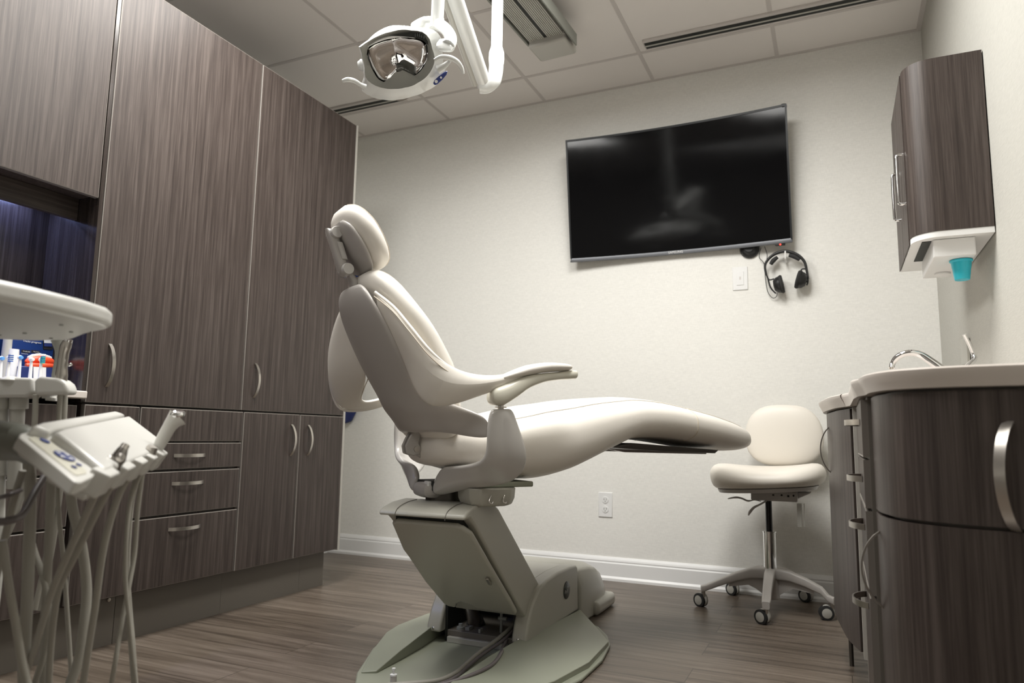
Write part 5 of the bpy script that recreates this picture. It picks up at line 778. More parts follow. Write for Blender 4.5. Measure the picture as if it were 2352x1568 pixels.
q = B(); q.rings([[(-1.1672,1.5566,1.7397),(-1.1666,1.5478,1.7471),(-1.165,1.5383,1.7555),(-1.1583,1.5316,1.7636),(-1.1487,1.5275,1.7709),(-1.1363,1.5274,1.7759),(-1.1239,1.5293,1.7794),(-1.1125,1.5323,1.7816),(-1.1023,1.5344,1.784),(-1.0926,1.5374,1.7855),(-1.0837,1.5413,1.786),(-1.0745,1.543,1.7883),(-1.0653,1.5456,1.7899),(-1.0562,1.5492,1.7907),(-1.0474,1.5537,1.7906),(-1.039,1.559,1.7897),(-1.0309,1.565,1.7882),(-1.0189,1.5705,1.7886),(-1.0072,1.5778,1.7874),(-1,1.5869,1.783),(-1.0015,1.5964,1.7746),(-1.0049,1.605,1.7663),(-1.0101,1.6125,1.7581),(-1.0165,1.6188,1.7504),(-1.0234,1.6241,1.7433),(-1.0312,1.6282,1.7368),(-1.0394,1.6312,1.7311),(-1.0476,1.6333,1.726),(-1.0561,1.6343,1.7218),(-1.0651,1.6333,1.7189),(-1.0798,1.6187,1.7248),(-1.0866,1.6119,1.7275),(-1.0906,1.6084,1.7288),(-1.0935,1.6085,1.7275),(-1.0966,1.6084,1.7264),(-1.0998,1.6079,1.7255),(-1.103,1.607,1.7249),(-1.1061,1.6058,1.7246),(-1.1092,1.6043,1.7246),(-1.1135,1.6033,1.7236),(-1.1334,1.6082,1.7116),(-1.1525,1.6078,1.7041),(-1.1589,1.6016,1.7066),(-1.1636,1.5946,1.7104),(-1.1658,1.5873,1.7154),(-1.1668,1.5799,1.721),(-1.1678,1.5723,1.7267),(-1.1682,1.5645,1.7329)], [(-1.1428,1.564,1.7382),(-1.1424,1.5578,1.7434),(-1.1414,1.5511,1.7493),(-1.1368,1.5463,1.755),(-1.1301,1.5434,1.7601),(-1.1214,1.5433,1.7637),(-1.1127,1.5447,1.7661),(-1.1046,1.5467,1.7677),(-1.0975,1.5482,1.7694),(-1.0907,1.5503,1.7704),(-1.0844,1.553,1.7708),(-1.078,1.5542,1.7724),(-1.0715,1.5561,1.7736),(-1.0651,1.5586,1.7741),(-1.0589,1.5618,1.7741),(-1.053,1.5655,1.7734),(-1.0473,1.5697,1.7723),(-1.0389,1.5736,1.7726),(-1.0306,1.5787,1.7718),(-1.0256,1.5851,1.7686),(-1.0268,1.5918,1.7627),(-1.0293,1.5978,1.7568),(-1.033,1.603,1.7511),(-1.0375,1.6075,1.7457),(-1.0424,1.6111,1.7407),(-1.0479,1.614,1.7362),(-1.0536,1.616,1.7322),(-1.0593,1.6175,1.7287),(-1.0652,1.6181,1.7258),(-1.0715,1.6174,1.7238),(-1.0818,1.6073,1.7278),(-1.0865,1.6026,1.7298),(-1.0893,1.6001,1.7306),(-1.0914,1.6002,1.7297),(-1.0935,1.6001,1.7289),(-1.0957,1.5997,1.7283),(-1.0979,1.5992,1.7279),(-1.1001,1.5983,1.7277),(-1.1023,1.5973,1.7277),(-1.1053,1.5966,1.727),(-1.1191,1.5999,1.7187),(-1.1323,1.5997,1.7135),(-1.1368,1.5954,1.7152),(-1.1401,1.5905,1.7178),(-1.1417,1.5854,1.7213),(-1.1424,1.5803,1.7252),(-1.1431,1.575,1.7292),(-1.1435,1.5695,1.7335)], [(-1.1122,1.5763,1.738),(-1.1121,1.5736,1.7402),(-1.1117,1.5707,1.7427),(-1.1097,1.5686,1.7452),(-1.1069,1.5674,1.7474),(-1.1031,1.5673,1.7489),(-1.0994,1.5679,1.75),(-1.0959,1.5688,1.7507),(-1.0928,1.5694,1.7514),(-1.0899,1.5703,1.7518),(-1.0872,1.5715,1.752),(-1.0844,1.572,1.7527),(-1.0816,1.5728,1.7532),(-1.0788,1.5739,1.7534),(-1.0762,1.5752,1.7534),(-1.0736,1.5769,1.7531),(-1.0712,1.5787,1.7527),(-1.0675,1.5803,1.7528),(-1.064,1.5826,1.7524),(-1.0618,1.5853,1.751),(-1.0624,1.5882,1.7485),(-1.0635,1.5908,1.7459),(-1.0651,1.593,1.7435),(-1.0671,1.5949,1.7411),(-1.0692,1.5965,1.739),(-1.0716,1.5977,1.7371),(-1.0741,1.5985,1.7354),(-1.0765,1.5991,1.7339),(-1.0791,1.5994,1.7326),(-1.0818,1.5991,1.7318),(-1.0861,1.5948,1.7335),(-1.0881,1.5928,1.7343),(-1.0893,1.5918,1.7347),(-1.0902,1.5918,1.7343),(-1.0911,1.5917,1.734),(-1.0921,1.5916,1.7337),(-1.093,1.5913,1.7335),(-1.0939,1.591,1.7335),(-1.0949,1.5905,1.7334),(-1.0961,1.5902,1.7332),(-1.102,1.5917,1.7296),(-1.1076,1.5915,1.7274),(-1.1095,1.5897,1.7282),(-1.111,1.5876,1.7293),(-1.1117,1.5855,1.7307),(-1.112,1.5833,1.7324),(-1.1123,1.581,1.7341),(-1.1125,1.5787,1.7359)], [(-1.0916,1.586,1.7385),(-1.0916,1.5858,1.7386),(-1.0916,1.5856,1.7388),(-1.0914,1.5855,1.7389),(-1.0913,1.5854,1.7391),(-1.091,1.5854,1.7392),(-1.0908,1.5854,1.7393),(-1.0905,1.5855,1.7393),(-1.0903,1.5855,1.7394),(-1.0901,1.5856,1.7394),(-1.0899,1.5856,1.7394),(-1.0897,1.5857,1.7395),(-1.0896,1.5857,1.7395),(-1.0894,1.5858,1.7395),(-1.0892,1.5859,1.7395),(-1.089,1.586,1.7395),(-1.0889,1.5861,1.7394),(-1.0886,1.5862,1.7395),(-1.0884,1.5864,1.7394),(-1.0882,1.5866,1.7393),(-1.0883,1.5868,1.7392),(-1.0884,1.5869,1.739),(-1.0885,1.5871,1.7388),(-1.0886,1.5872,1.7387),(-1.0887,1.5873,1.7385),(-1.0889,1.5874,1.7384),(-1.0891,1.5875,1.7383),(-1.0892,1.5875,1.7382),(-1.0894,1.5875,1.7381),(-1.0896,1.5875,1.7381),(-1.0899,1.5872,1.7382),(-1.09,1.5871,1.7382),(-1.0901,1.587,1.7382),(-1.0901,1.587,1.7382),(-1.0902,1.587,1.7382),(-1.0903,1.587,1.7382),(-1.0903,1.587,1.7382),(-1.0904,1.5869,1.7382),(-1.0904,1.5869,1.7382),(-1.0905,1.5869,1.7381),(-1.0909,1.587,1.7379),(-1.0913,1.587,1.7378),(-1.0914,1.5869,1.7378),(-1.0915,1.5867,1.7379),(-1.0916,1.5866,1.738),(-1.0916,1.5864,1.7381),(-1.0916,1.5863,1.7382),(-1.0916,1.5861,1.7383)]], cap=False); obj('shield', q, 'clear', ol, solid=.0015, angle=80)
q = B(); q.prism([(-1.0783,1.5188,1.7815),(-1.0523,1.5263,1.7859),(-1.0183,1.5385,1.7898),(-1.0009,1.5485,1.7887),(-0.9903,1.561,1.7829),(-0.9867,1.574,1.7738),(-0.9894,1.5813,1.7668),(-0.9978,1.5669,1.7751),(-1.0186,1.5506,1.7799),(-1.0496,1.5332,1.7814)], LN*.001); obj('upper_gap_shade', q, 'slot', ol)  # black sheet painted for the shade between shell and visor
q = B(); q.grid([[(-1.145,1.5166,1.7622),(-1.1116,1.5199,1.7731),(-1.0754,1.5293,1.7802),(-1.042,1.5431,1.7825),(-1.0108,1.5605,1.781),(-0.9917,1.5752,1.7769)], [(-1.1498,1.5133,1.7589),(-1.1103,1.5137,1.7746),(-1.0711,1.5227,1.7832),(-1.0378,1.5364,1.7856),(-1.0046,1.5548,1.7841),(-0.9853,1.5714,1.7785)]]); obj('visor', q, 'whitem', ol, solid=.003, sub=2)
for p in [(-1.0105,1.5463,1.7846),(-1.0047,1.5481,1.7855),(-0.9997,1.5513,1.7849),(-0.9952,1.5553,1.7835),(-0.9906,1.5593,1.7821)]:
    p = Vector(p); q = B(); q.obox(p, (LN, UZ, LN.cross(UZ)), (.003, .006, .0012)); obj('vent_fin', q, 'slot', ol)
q = B(); q.tube([(-1.0542,1.6029,1.8485),(-1.0357,1.6303,1.8714),(-0.999,1.637,1.8638),(-0.9546,1.6188,1.8232),(-0.9314,1.602,1.7827),(-0.9292,1.5852,1.7527)], [.012, .017, .019, .017, .018, .019], 16, 5); obj('yoke_arm', q, 'white', ol)
q = B(); q.sup([(Vector((-0.9356,1.582,1.755)) + LN.cross(UZ).normalized()*x*-1, LN, UZ, r, r, r) for x, r in ((-.024, .006), (-.016, .017), (0, .0195), (.016, .017), (.024, .006))], e=2, n=24); obj('pivot_cap', q, 'white', ol)
q = B(); q.lathe((-1.1988,1.5634,1.7433), [(0, -.012), (.012, -.009), (.017, 0), (.012, .012), (0, .015)], 20, (1, .3, .1)); obj('pivot_cap', q, 'white', ol)
q = B(); q.tube([(-0.9544,1.5586,1.704),(-0.9345,1.5613,1.7099),(-0.9156,1.5754,1.7105),(-0.9035,1.5927,1.7055),(-0.9003,1.612,1.6968),(-0.8989,1.6203,1.6829)], [.0045, .0065, .0075, .007, .006, .003], 14, 5); obj('grip', q, 'white', ol)
q = B(); q.tube([(-0.9616,1.5901,1.6937),(-0.9458,1.5909,1.6996),(-0.9299,1.5912,1.7091),(-0.9228,1.5881,1.7148)], [.012, .009, .006, .005], 12, 4); obj('grip_bracket', q, 'white', ol)
q = B(); q.tube([(-1.1831,1.463,1.6442),(-1.17,1.4684,1.6479),(-1.1601,1.4838,1.6496),(-1.1523,1.499,1.6452),(-1.1466,1.513,1.6432)], [.0045, .0065, .0065, .006, .009], 14, 5); obj('grip', q, 'white', ol)
q = B(); q.prism([(-1.0183,1.6596,1.7004),(-1.0117,1.6555,1.7063),(-0.9965,1.6535,1.7141),(-0.9791,1.6526,1.7219),(-0.9689,1.6544,1.7246),(-0.9746,1.6598,1.718),(-0.991,1.6642,1.7077),(-1.0079,1.6666,1.699),(-1.0156,1.665,1.6971)], LN*.008); cs = obj('control_strip', q, 'navyb', ol, bevel=.002)
for p, r in ((Vector([(-1.0048,1.654,1.6989)][0]), .0045), (Vector([(-0.9885,1.6525,1.7067)][0]), .003)):
    q = B(); q.lathe(p, [(0, -.001), (r, -.001), (r, .001), (0, .0012)], 16, LN); obj('button', q, 'whitem', cs)
q = B(); q.prism([(-1.1501,1.6628,1.6822),(-1.1388,1.6638,1.6859),(-1.1209,1.6712,1.6872),(-1.1092,1.6788,1.6857),(-1.118,1.6811,1.6803),(-1.1322,1.6776,1.6774),(-1.1468,1.6697,1.6779)], LN*.012); obj('lower_window', q, 'gun', ol, bevel=.003)
top = Vector((-0.9764,1.6103,2.0425)); el = Vector((-1.0209,1.9842,1.8474)); cp = Vector((-0.9938,2.0177,2.0069))
q = B(); q.cyl((-1.0007,1.6382,1.8502), (-0.9972,1.6355,1.8799), .0205, 28); q.cyl((-0.9972,1.6357,1.8786), top, .0185, 28); obj('drop_post', q, 'white', ol)
q = B(); q.tube([top+Vector((-.01, .0, 0)), top.lerp(el, .12), top.lerp(el, .5), top.lerp(el, .9), el+Vector((-.0, 0, 0))], [.024, .027, .027, .026, .024], 24, 4, flat=.9); obj('spring_arm', q, 'white', ol)
q = B(); P = [top.lerp(el, t_) + Vector((-.022, -.012, -.012)) for t_ in (.1, .5, .97)]; q.tube(P, .010, 10, 3); obj('arm_cover', q, 'fix', ol)
q = B(); q.tube([el+Vector((-.012, -.01, -.006)), el+Vector((.008, 0, -.004)), el+Vector((.028, .008, .012)), Vector((cp.x-.003, cp.y, el.z+.05)), Vector((cp.x, cp.y, el.z+.085))], [.022, .0245, .025, .0245, .0245], 24, 6); obj('elbow', q, 'white', ol)
q = B(); q.lathe((cp.x, cp.y, el.z+.08), [(0, 0), (.0245, 0), (.0265, .02), (.026, .045), (.021, .062), (.019, .07), (0, .07)], 28); obj('joint', q, 'white', ol)
q = B(); q.cyl((cp.x, cp.y, el.z+.14), (cp.x, cp.y, HC-.002), .0195, 28); q.cyl((cp.x, cp.y, HC-.03), (cp.x, cp.y, HC-.001), .06, 32); obj('ceiling_post', q, 'white', ol)

# ------------------------------------------------------------ delivery unit on the left
COLX = Vector((-1.3973,0.6397,0.685)); cx, cy = COLX.x, COLX.y
du = thing('delivery_unit', 'off-white dental delivery head with blue keypad, overhead tray and instrument hoses, front left', 'delivery unit', (cx, cy, 0))
q = B(); q.cyl((cx, cy, .03), (cx, cy, .9), .035, 28); obj('column', q, 'fix', du)
q = B(); q.cyl((cx, cy, 0), (cx, cy, .04), .22, 40, .2); obj('floor_base', q, 'fix', du, bevel=.006)
GN = Vector((.35633, .20097, .91249)); KN = Vector((.41431, .30220, .85850))
def slab(name, pts, depth, m, par=du, bev=.006, seg=4, dirv=None): q = B(); q.prism(pts, (dirv or Vector((0, 0, -1)))*depth); return obj(name, q, m, par, bevel=bev, seg=seg, angle=30)
slab('head_cover', [(-0.9641,0.6315,0.6979),(-0.9983,0.666,0.7023),(-1.2856,0.9836,0.7291),(-1.1933,0.9823,0.685),(-1.1511,0.9572,0.6735),(-1.1161,0.927,0.6673),(-0.867,0.6386,0.6485),(-0.8733,0.6349,0.6529)], .032, 'dev', dirv=-KN)
slab('head_rear', [(-0.9648,0.6011,0.7055),(-0.9974,0.6327,0.71),(-1.2882,0.9535,0.7375),(-1.3049,0.9943,0.7312),(-0.9901,0.6489,0.7008),(-0.9611,0.6227,0.6961)], .032, 'dev', dirv=-KN)
slab('head_body', [(-0.9972,0.6124,0.6903),(-1.0942,0.6958,0.7078),(-1.3995,1.0363,0.7352),(-1.3059,1.0702,0.6781),(-1.2566,1.035,0.6667),(-0.9788,0.7173,0.6445),(-0.9219,0.636,0.6457)], .028, 'dev', dirv=-KN, bev=.01)
kp = slab('keypad_housing', [(-0.9546,0.5778,0.689),(-0.9724,0.5897,0.6933),(-1.0055,0.6272,0.698),(-1.0165,0.6461,0.6981),(-1.0139,0.6495,0.6964),(-0.879,0.6304,0.6479),(-0.8632,0.6207,0.6438),(-0.8508,0.6092,0.6415),(-0.8206,0.5734,0.6376),(-0.8174,0.5652,0.6382),(-0.8214,0.5635,0.6401)], .017, 'dev', dirv=-GN, bev=.006)
kpp = slab('keypad_panel', [(-0.9607,0.5946,0.689),(-0.9842,0.6238,0.6917),(-0.9827,0.6289,0.69),(-0.866,0.6106,0.6485),(-0.8553,0.6033,0.6459),(-0.8397,0.5809,0.6448),(-0.8422,0.5781,0.6463),(-0.9536,0.5893,0.6874)], .002, 'tan', kp, .0008, 2, -GN)
def ell(name, cxp, cyp, rx, ry, h, m, par=kpp):
    P = []
    c0 = Vector(GE(cxp, cyp)); return c0
GU = (Vector([(-0.822,0.565,0.64)][0]) - Vector([(-0.9851,0.6045,0.695)][0])).normalized(); GV = GN.cross(GU).normalized()
for c0, a, b_, m in (([(-0.9552,0.6114,0.684)][0], .0085, .0062, 'navyb'), ([(-0.9048,0.6061,0.6655)][0], .0175, .0125, 'navyb'), ([(-0.8669,0.5942,0.6533)][0], .0042, .0035, 'navyb'), ([(-0.8801,0.6093,0.6551)][0], .0042, .0035, 'navyb')):
    q = B(); c0 = Vector(c0); q.prism([c0+GU*a*math.cos(t_*PI/12)+GV*b_*math.sin(t_*PI/12) for t_ in range(24)], GN*.0008); bt = obj('button', q, m, kpp)
    if a > .015:
        for an in (.75, 2.35, 3.9, 5.5):
            cc = c0 + GU*a*.62*math.cos(an) + GV*b_*.62*math.sin(an) + GN*.0009
            q = B(); q.prism([cc+(GU*math.cos(an+2*PI*k/3)+GV*math.sin(an+2*PI*k/3))*.0048 for k in range(3)], GN*.0003); obj('arrow', q, 'whitem', bt)
# front lip with instrument holders
F0, F1 = Vector([(-0.8629,0.6315,0.6467)][0]), Vector([(-1.1213,0.9323,0.6655)][0])
fd = (F1-F0).normalized(); fo = fd.cross(KN).normalized()
if fo.x < 0: fo = -fo
Lf = (F1-F0).length
for a, b_ in ((-.03, .14), (.21, .38), (.45, .60), (.67, .80), (.87, 1.03)):
    q = B(); q.prism([F0+fd*Lf*a+fo*-.012, F0+fd*Lf*(a+.02)+fo*.012, F0+fd*Lf*(b_-.02)+fo*.012, F0+fd*Lf*b_+fo*-.012], KN*-.034); obj('holder', q, 'dev', du, bevel=.003, seg=3)
q = B(); q.prism([F0+fd*Lf*-.02+fo*.004-KN*.03, F0+fd*Lf*1.02+fo*.004-KN*.03, F0+fd*Lf*1.02-fo*.05-KN*.03, F0+fd*Lf*-.02-fo*.05-KN*.03], KN*-.012); obj('holder_rail', q, 'dev', du, bevel=.004)
# arm to the column
q = B(); q.tube([Vector((-1.0382,0.6591,0.6869)) - UZ*.02, Vector((-1.0597,0.6278,0.6823)), (cx+.05, cy+.03, .67), (cx, cy, .66)], [.035, .04, .04, .04], 16, 4, flat=.6); obj('support_arm', q, 'gdark', du)
# overhead tray
q = B(); tr = [(-.885, .10), (-.893, .40), (-.912, .55), (-.935, .635), (-.962, .69), (-.985, .713), (-1.01, .725), (-1.05, .733), (-1.10, .752), (-1.16, .778), (-1.20, .786), (-1.26, .775), (-1.30, .74), (-1.315, .60), (-1.32, .1)]
q.prism([(x, y, .85) for x, y in tr], (0, 0, .027)); ty = obj('tray', q, 'dev', du, bevel=.009, seg=5)
for x, y in ((-1.19, .755), (-1.17, .70), (-1.08, .715), (-1.235, .70), (-1.25, .62), (-1.12, .62), (-1.02, .66)):
    q = B(); q.cyl((x, y, .8485), (x, y, .851), .003, 10); obj('screw', q, 'grey', ty)
q = B(); q.box((-1.2, .05, .835), (-1.0, .14, .85)); q.tube([(-1.1, .1, .84), (cx, cy, .84)], .02, 12); obj('tray_bracket', q, 'fix', du)
END = Vector((cx+.03, cy+.03, .16)); END2 = Vector((cx, cy, .2))
def hose(par, pts, r=.0058, m='hose', tail=True, name='hose'):
    pts = [Vector(p) for p in pts]
    if tail:
        l = pts[-1]; e_ = l + (l-pts[-2]).normalized()*.07; pts += [e_, Vector((e_.x*.7+END.x*.3, e_.y*.7+END.y*.3, .06)), Vector((e_.x*.3+END.x*.7, e_.y*.3+END.y*.7, .06)), END]
    q = B(); q.tube(pts, r*.86, 12, 6); return obj(name, q, m, par)
hose(du, [(-0.9041,0.6615,0.6338),(-0.948,0.6798,0.5985),(-0.9911,0.6984,0.5644),(-1.0439,0.7156,0.5092),(-1.0949,0.7335,0.4544),(-1.1278,0.7471,0.4097),(-1.159,0.7608,0.3704),(-1.1963,0.7739,0.316)])
hose(du, [(-1.1021,0.8808,0.6396),(-1.1149,0.8863,0.5606),(-1.1227,0.8934,0.4877),(-1.1165,0.8822,0.4312),(-1.1113,0.8704,0.3766),(-1.1037,0.8593,0.324),(-1.1118,0.8613,0.2846)], .0045)
hose(du, [(-1.2999,0.8603,0.6169),(-1.2995,0.8719,0.5383),(-1.2954,0.8848,0.4621),(-1.293,0.9006,0.3608),(-1.2907,0.919,0.2413)], .0045)
hose(du, [(-1.1906,0.7395,0.6467),(-1.1897,0.746,0.605),(-1.1939,0.7544,0.534),(-1.1814,0.7536,0.426),(-1.1894,0.7627,0.3378),(-1.191,0.7675,0.3001)], .010)
hose(du, [(-1.2083,0.7893,0.6304),(-1.2098,0.7916,0.6094),(-1.2174,0.8034,0.504),(-1.2276,0.8159,0.3863),(-1.2347,0.8287,0.2759)], .008)
hose(du, [(-1.1479,0.7052,0.6356),(-1.1641,0.7053,0.5841),(-1.1779,0.7068,0.53),(-1.1926,0.709,0.4685),(-1.2292,0.724,0.4031),(-1.2377,0.728,0.3488)], .006)
hose(du, [(-1.1267,0.6738,0.5364),(-1.1216,0.6849,0.4761),(-1.1248,0.7038,0.412),(-1.1193,0.7139,0.3601),(-1.1131,0.7218,0.325)], .0065)
hose(du, [(-1.2659,0.7983,0.5401),(-1.2621,0.8058,0.5003),(-1.2294,0.8049,0.4567),(-1.2014,0.8033,0.403),(-1.2122,0.8087,0.3315),(-1.2273,0.8089,0.2827)], .0055)
hose(du, [(-1.1085,0.6212,0.5738),(-1.0809,0.6345,0.5694),(-1.0614,0.643,0.5722),(-1.0983,0.6812,0.575),(-1.1322,0.7172,0.6026),(-1.1672,0.7534,0.6248)], .0065, 'hosed', False)
hose(du, [(-1.1632,0.6499,0.5866),(-1.1336,0.6619,0.5966),(-1.1129,0.6704,0.6033),(-1.1516,0.7079,0.6056)], .004, 'hosed', False)
# instruments resting in the holders, each with its own hose
def instr(label, cat, nm_, loc): return thing(nm_, label, cat, loc)
h1 = instr('off-white dental handpiece with a bright metal head in the farthest holder', 'handpiece', 'dental_handpiece', (-1.1325,0.9294,0.6669))
q = B(); q.tube([(-1.1198,0.9148,0.6549),(-1.118,0.9193,0.6673),(-1.1122,0.9247,0.6868),(-1.1064,0.9302,0.705),(-1.103,0.9357,0.7161),(-1.0997,0.9416,0.7242)], [.006, .010, .012, .0125, .015, .020], 18, 4, flat=.8); obj('body', q, 'dev', h1)
q = B(); q.lathe((-1.0954,0.9376,0.7273), [(0, 0), (.012, 0), (.0135, .004), (.011, .008), (0, .009)], 20, (.2, -.3, 1)); q.cyl((-1.0918,0.9277,0.7301), (-1.0941,0.9284,0.7332), .0045, 14); obj('head', q, 'chrome', h1)
hose(h1, [(-1.1141,0.9069,0.6506),(-1.1155,0.8871,0.6299),(-1.1328,0.8864,0.5805),(-1.1419,0.8925,0.5101),(-1.1458,0.8996,0.4488),(-1.1448,0.9089,0.3875),(-1.1333,0.9115,0.3293),(-1.1318,0.9217,0.2641)], .0065)
h2 = instr('grey metal air-water syringe in the holder nearest the keypad', 'syringe', 'air_water_syringe', (-0.9219,0.6945,0.6555))
q = B(); q.tube([(-0.9254,0.6956,0.6373),(-0.926,0.6935,0.6494),(-0.9252,0.6979,0.6602),(-0.9231,0.7025,0.6736)], [.005, .0085, .0105, .0065], 16, 5); obj('body', q, 'gun', h2)
q = B(); q.cyl((-0.9237,0.7024,0.6723), (-0.924,0.7068,0.679), .0065, 18, .0055); q.tube([(-0.9286,0.6917,0.6542),(-0.9299,0.6882,0.6591),(-0.9326,0.6866,0.6615)], [.007, .005, .003], 10, 3); q.lathe((-0.903,0.6858,0.6611), [(0, 0), (.005, 0), (.006, .006), (0, .009)], 14, (.6, -.7, .2)); obj('nozzle', q, 'steel', h2)
hose(h2, [(-0.9254,0.6954,0.6386),(-0.946,0.7098,0.6274),(-0.9795,0.7207,0.6),(-1.0194,0.731,0.556),(-1.0747,0.7474,0.4988),(-1.1126,0.7582,0.4579),(-1.1417,0.7732,0.4158),(-1.1699,0.7914,0.3543),(-1.1858,0.8046,0.2901)])
h3 = instr('small metal coupling resting in the third instrument holder', 'handpiece', 'instrument_coupling', (-1.0044,0.7902,0.6541))
q = B(); q.tube([(-1.0252,0.7938,0.6398),(-1.0255,0.7926,0.6473),(-1.0278,0.7908,0.6527)], [.004, .005, .003], 12, 4); obj('body', q, 'steel', h3)
hose(h3, [(-1.0252,0.7937,0.6405),(-1.025,0.7954,0.6295),(-1.0413,0.7924,0.5992),(-1.0584,0.7918,0.5497),(-1.0713,0.7939,0.4942),(-1.0918,0.8057,0.4253),(-1.112,0.8161,0.3664),(-1.1349,0.8277,0.291)], .0062)
h4 = instr('small ridged metal connector in the fourth instrument holder', 'handpiece', 'instrument_coupling', (-1.0554,0.8534,0.6693))
q = B(); q.tube([(-1.0654,0.862,0.6544),(-1.0644,0.8611,0.6646),(-1.0607,0.8616,0.6727)], [.005, .009, .0075], 14, 3)
for k in range(5):
    a = Vector((-1.0653,0.8616,0.658)).lerp(Vector((-1.0607,0.8617,0.672)), k/5+.1); q.lathe(a, [(0, -.001), (.0095, -.001), (.0095, .001), (0, .001)], 16, (.2, .1, 1))
obj('body', q, 'steel', h4)
hose(h4, [(-1.0654,0.862,0.6544),(-1.0845,0.8672,0.6354),(-1.2457,0.8648,0.6033),(-1.2562,0.8672,0.5544),(-1.2459,0.8809,0.4918),(-1.2412,0.894,0.4168),(-1.2375,0.8933,0.3567),(-1.238,0.8905,0.2975),(-1.241,0.8837,0.259)][:2] + [(-1.0814,0.859,0.6248),(-1.098,0.8579,0.5806),(-1.0983,0.856,0.5162),(-1.1023,0.8637,0.4508),(-1.0996,0.8744,0.3855),(-1.0966,0.8842,0.3275),(-1.0933,0.8928,0.2782)], .004)
hose(du, [(-1.2807,0.8702,0.6094),(-1.2591,0.861,0.5876),(-1.2562,0.8672,0.5544),(-1.2445,0.8815,0.4919),(-1.2398,0.8946,0.4169),(-1.2368,0.8936,0.3567),(-1.238,0.8905,0.2975),(-1.2431,0.8828,0.2589)], .010)

# ------------------------------------------------------------ instrument holder behind the tray
AC = Vector((-1.7271,0.8645,0.7727))
ih = thing('instrument_holder', 'off-white instrument holder arm with hanging hoses beneath the tray, far left', 'holder', (AC.x, AC.y, 0))
q = B(); q.cyl((AC.x, AC.y, .02), (AC.x, AC.y, .80), .03, 24); q.cyl((AC.x, AC.y, 0), (AC.x, AC.y, .03), .16, 36); obj('column', q, 'fix', ih)
q = B(); q.prism([(-1.6647,0.8221,0.8028),(-1.4776,0.9076,0.8015),(-1.4788,0.9116,0.7702),(-1.4904,0.9075,0.7621),(-1.6665,0.8278,0.7575)], Vector((-.35, .5, 0)).normalized()*.06); obj('holder_arm', q, 'dev', ih, bevel=.006, seg=3)
q = B(); q.prism([(-1.4542,0.8973,0.7933),(-1.4491,0.8985,0.8011),(-1.4427,0.9012,0.8029),(-1.4144,0.9144,0.8008),(-1.4051,0.9191,0.7976),(-1.3975,0.9236,0.7908),(-1.3939,0.9266,0.7814),(-1.3936,0.9284,0.7694),(-1.4553,0.9009,0.765)], Vector((-.35, .5, 0)).normalized()*.05); obj('holder_end', q, 'dev', ih, bevel=.007, seg=4)
q = B(); q.lathe((-1.5275,0.8966,0.7972), [(0, .008), (.012, .006), (.018, 0), (.018, -.002), (0, -.002)], 24); obj('knob', q, 'dev', ih)
q = B(); q.prism([(-1.4715,0.9263,0.7683),(-1.4618,0.9307,0.7685),(-1.4621,0.9316,0.7615),(-1.4718,0.9272,0.7613)], (-.03, .04, 0)); q.prism([(-1.4653,0.93,0.7623),(-1.454,0.9352,0.7625),(-1.4542,0.9358,0.7572),(-1.4655,0.9307,0.757)], (-.03, .04, 0)); obj('clip', q, 'dev', ih)
for a, b_, r in (((-1.5664,0.906,0.7627), (-1.5681,0.9086,0.7395), .017), ((-1.5345,0.9205,0.7632), (-1.5363,0.9231,0.7401), .017)):
    q = B(); q.cyl(a, b_, r, 24); obj('collar', q, 'fix', ih)
for a, b_ in (((-1.568,0.9084,0.7413), (-1.5753,0.925,0.6043)), ((-1.5378,0.9221,0.7418), (-1.5518,0.9395,0.578))):
    q = B(); q.cyl(a, b_, .013, 20); obj('suction_tube', q, 'fix', ih)
hose(ih, [(-1.4726,0.9149,0.7677),(-1.4761,0.9201,0.7206),(-1.4811,0.9241,0.677),(-1.4971,0.9283,0.5983),(-1.5034,0.9155,0.5134),(-1.5246,0.8957,0.4307),(-1.5592,0.8923,0.3454)], .006, 'hose', False)
hose(ih, [(-1.5751,0.9244,0.6088),(-1.5701,0.9302,0.5078),(-1.5581,0.9297,0.397),(-1.5517,0.9248,0.2979)], .010, 'fix', False)
s1 = instr('silver-grey suction handpiece standing in the holder end under the tray', 'handpiece', 'suction_handpiece', (-1.4107,0.9293,0.7862))
q = B(); q.tube([(-1.4253,0.9335,0.7876),(-1.4238,0.9314,0.8068),(-1.4214,0.9297,0.826),(-1.4171,0.9279,0.8522),(-1.4134,0.9277,0.8653),(-1.409,0.9282,0.8758)], [.0105, .0115, .0095, .0095, .0105, .0085], 18, 4); obj('body', q, 'steel', s1)
q = B(); q.cyl((-1.409,0.9284,0.8741), (-1.4072,0.9285,0.8793), .008, 16); q.lathe((-1.3995,0.9285,0.827), [(0, 0), (.003, 0), (.003, .006), (0, .007)], 12, (.9, .3, .3)); obj('tip', q, 'chrome', s1)
hose(s1, [(-1.4253,0.9335,0.7876),(-1.4379,0.9424,0.7636),(-1.4506,0.9518,0.7349),(-1.4542,0.9572,0.6863),(-1.4426,0.953,0.5992),(-1.4421,0.9496,0.4715),(-1.4503,0.9417,0.3473)], .0055, tail=False)
s2 = instr('grey suction handpiece half hidden behind the silver one under the tray', 'handpiece', 'suction_handpiece', (-1.46,0.9508,0.7885))
q = B(); q.tube([(-1.4699,0.9573,0.7891),(-1.4698,0.9541,0.8114),(-1.4663,0.9518,0.8384),(-1.4637,0.9497,0.8608),(-1.4661,0.9454,0.8831)], [.011, .0115, .009, .0095, .014], 16, 4); obj('body', q, 'valve', s2)
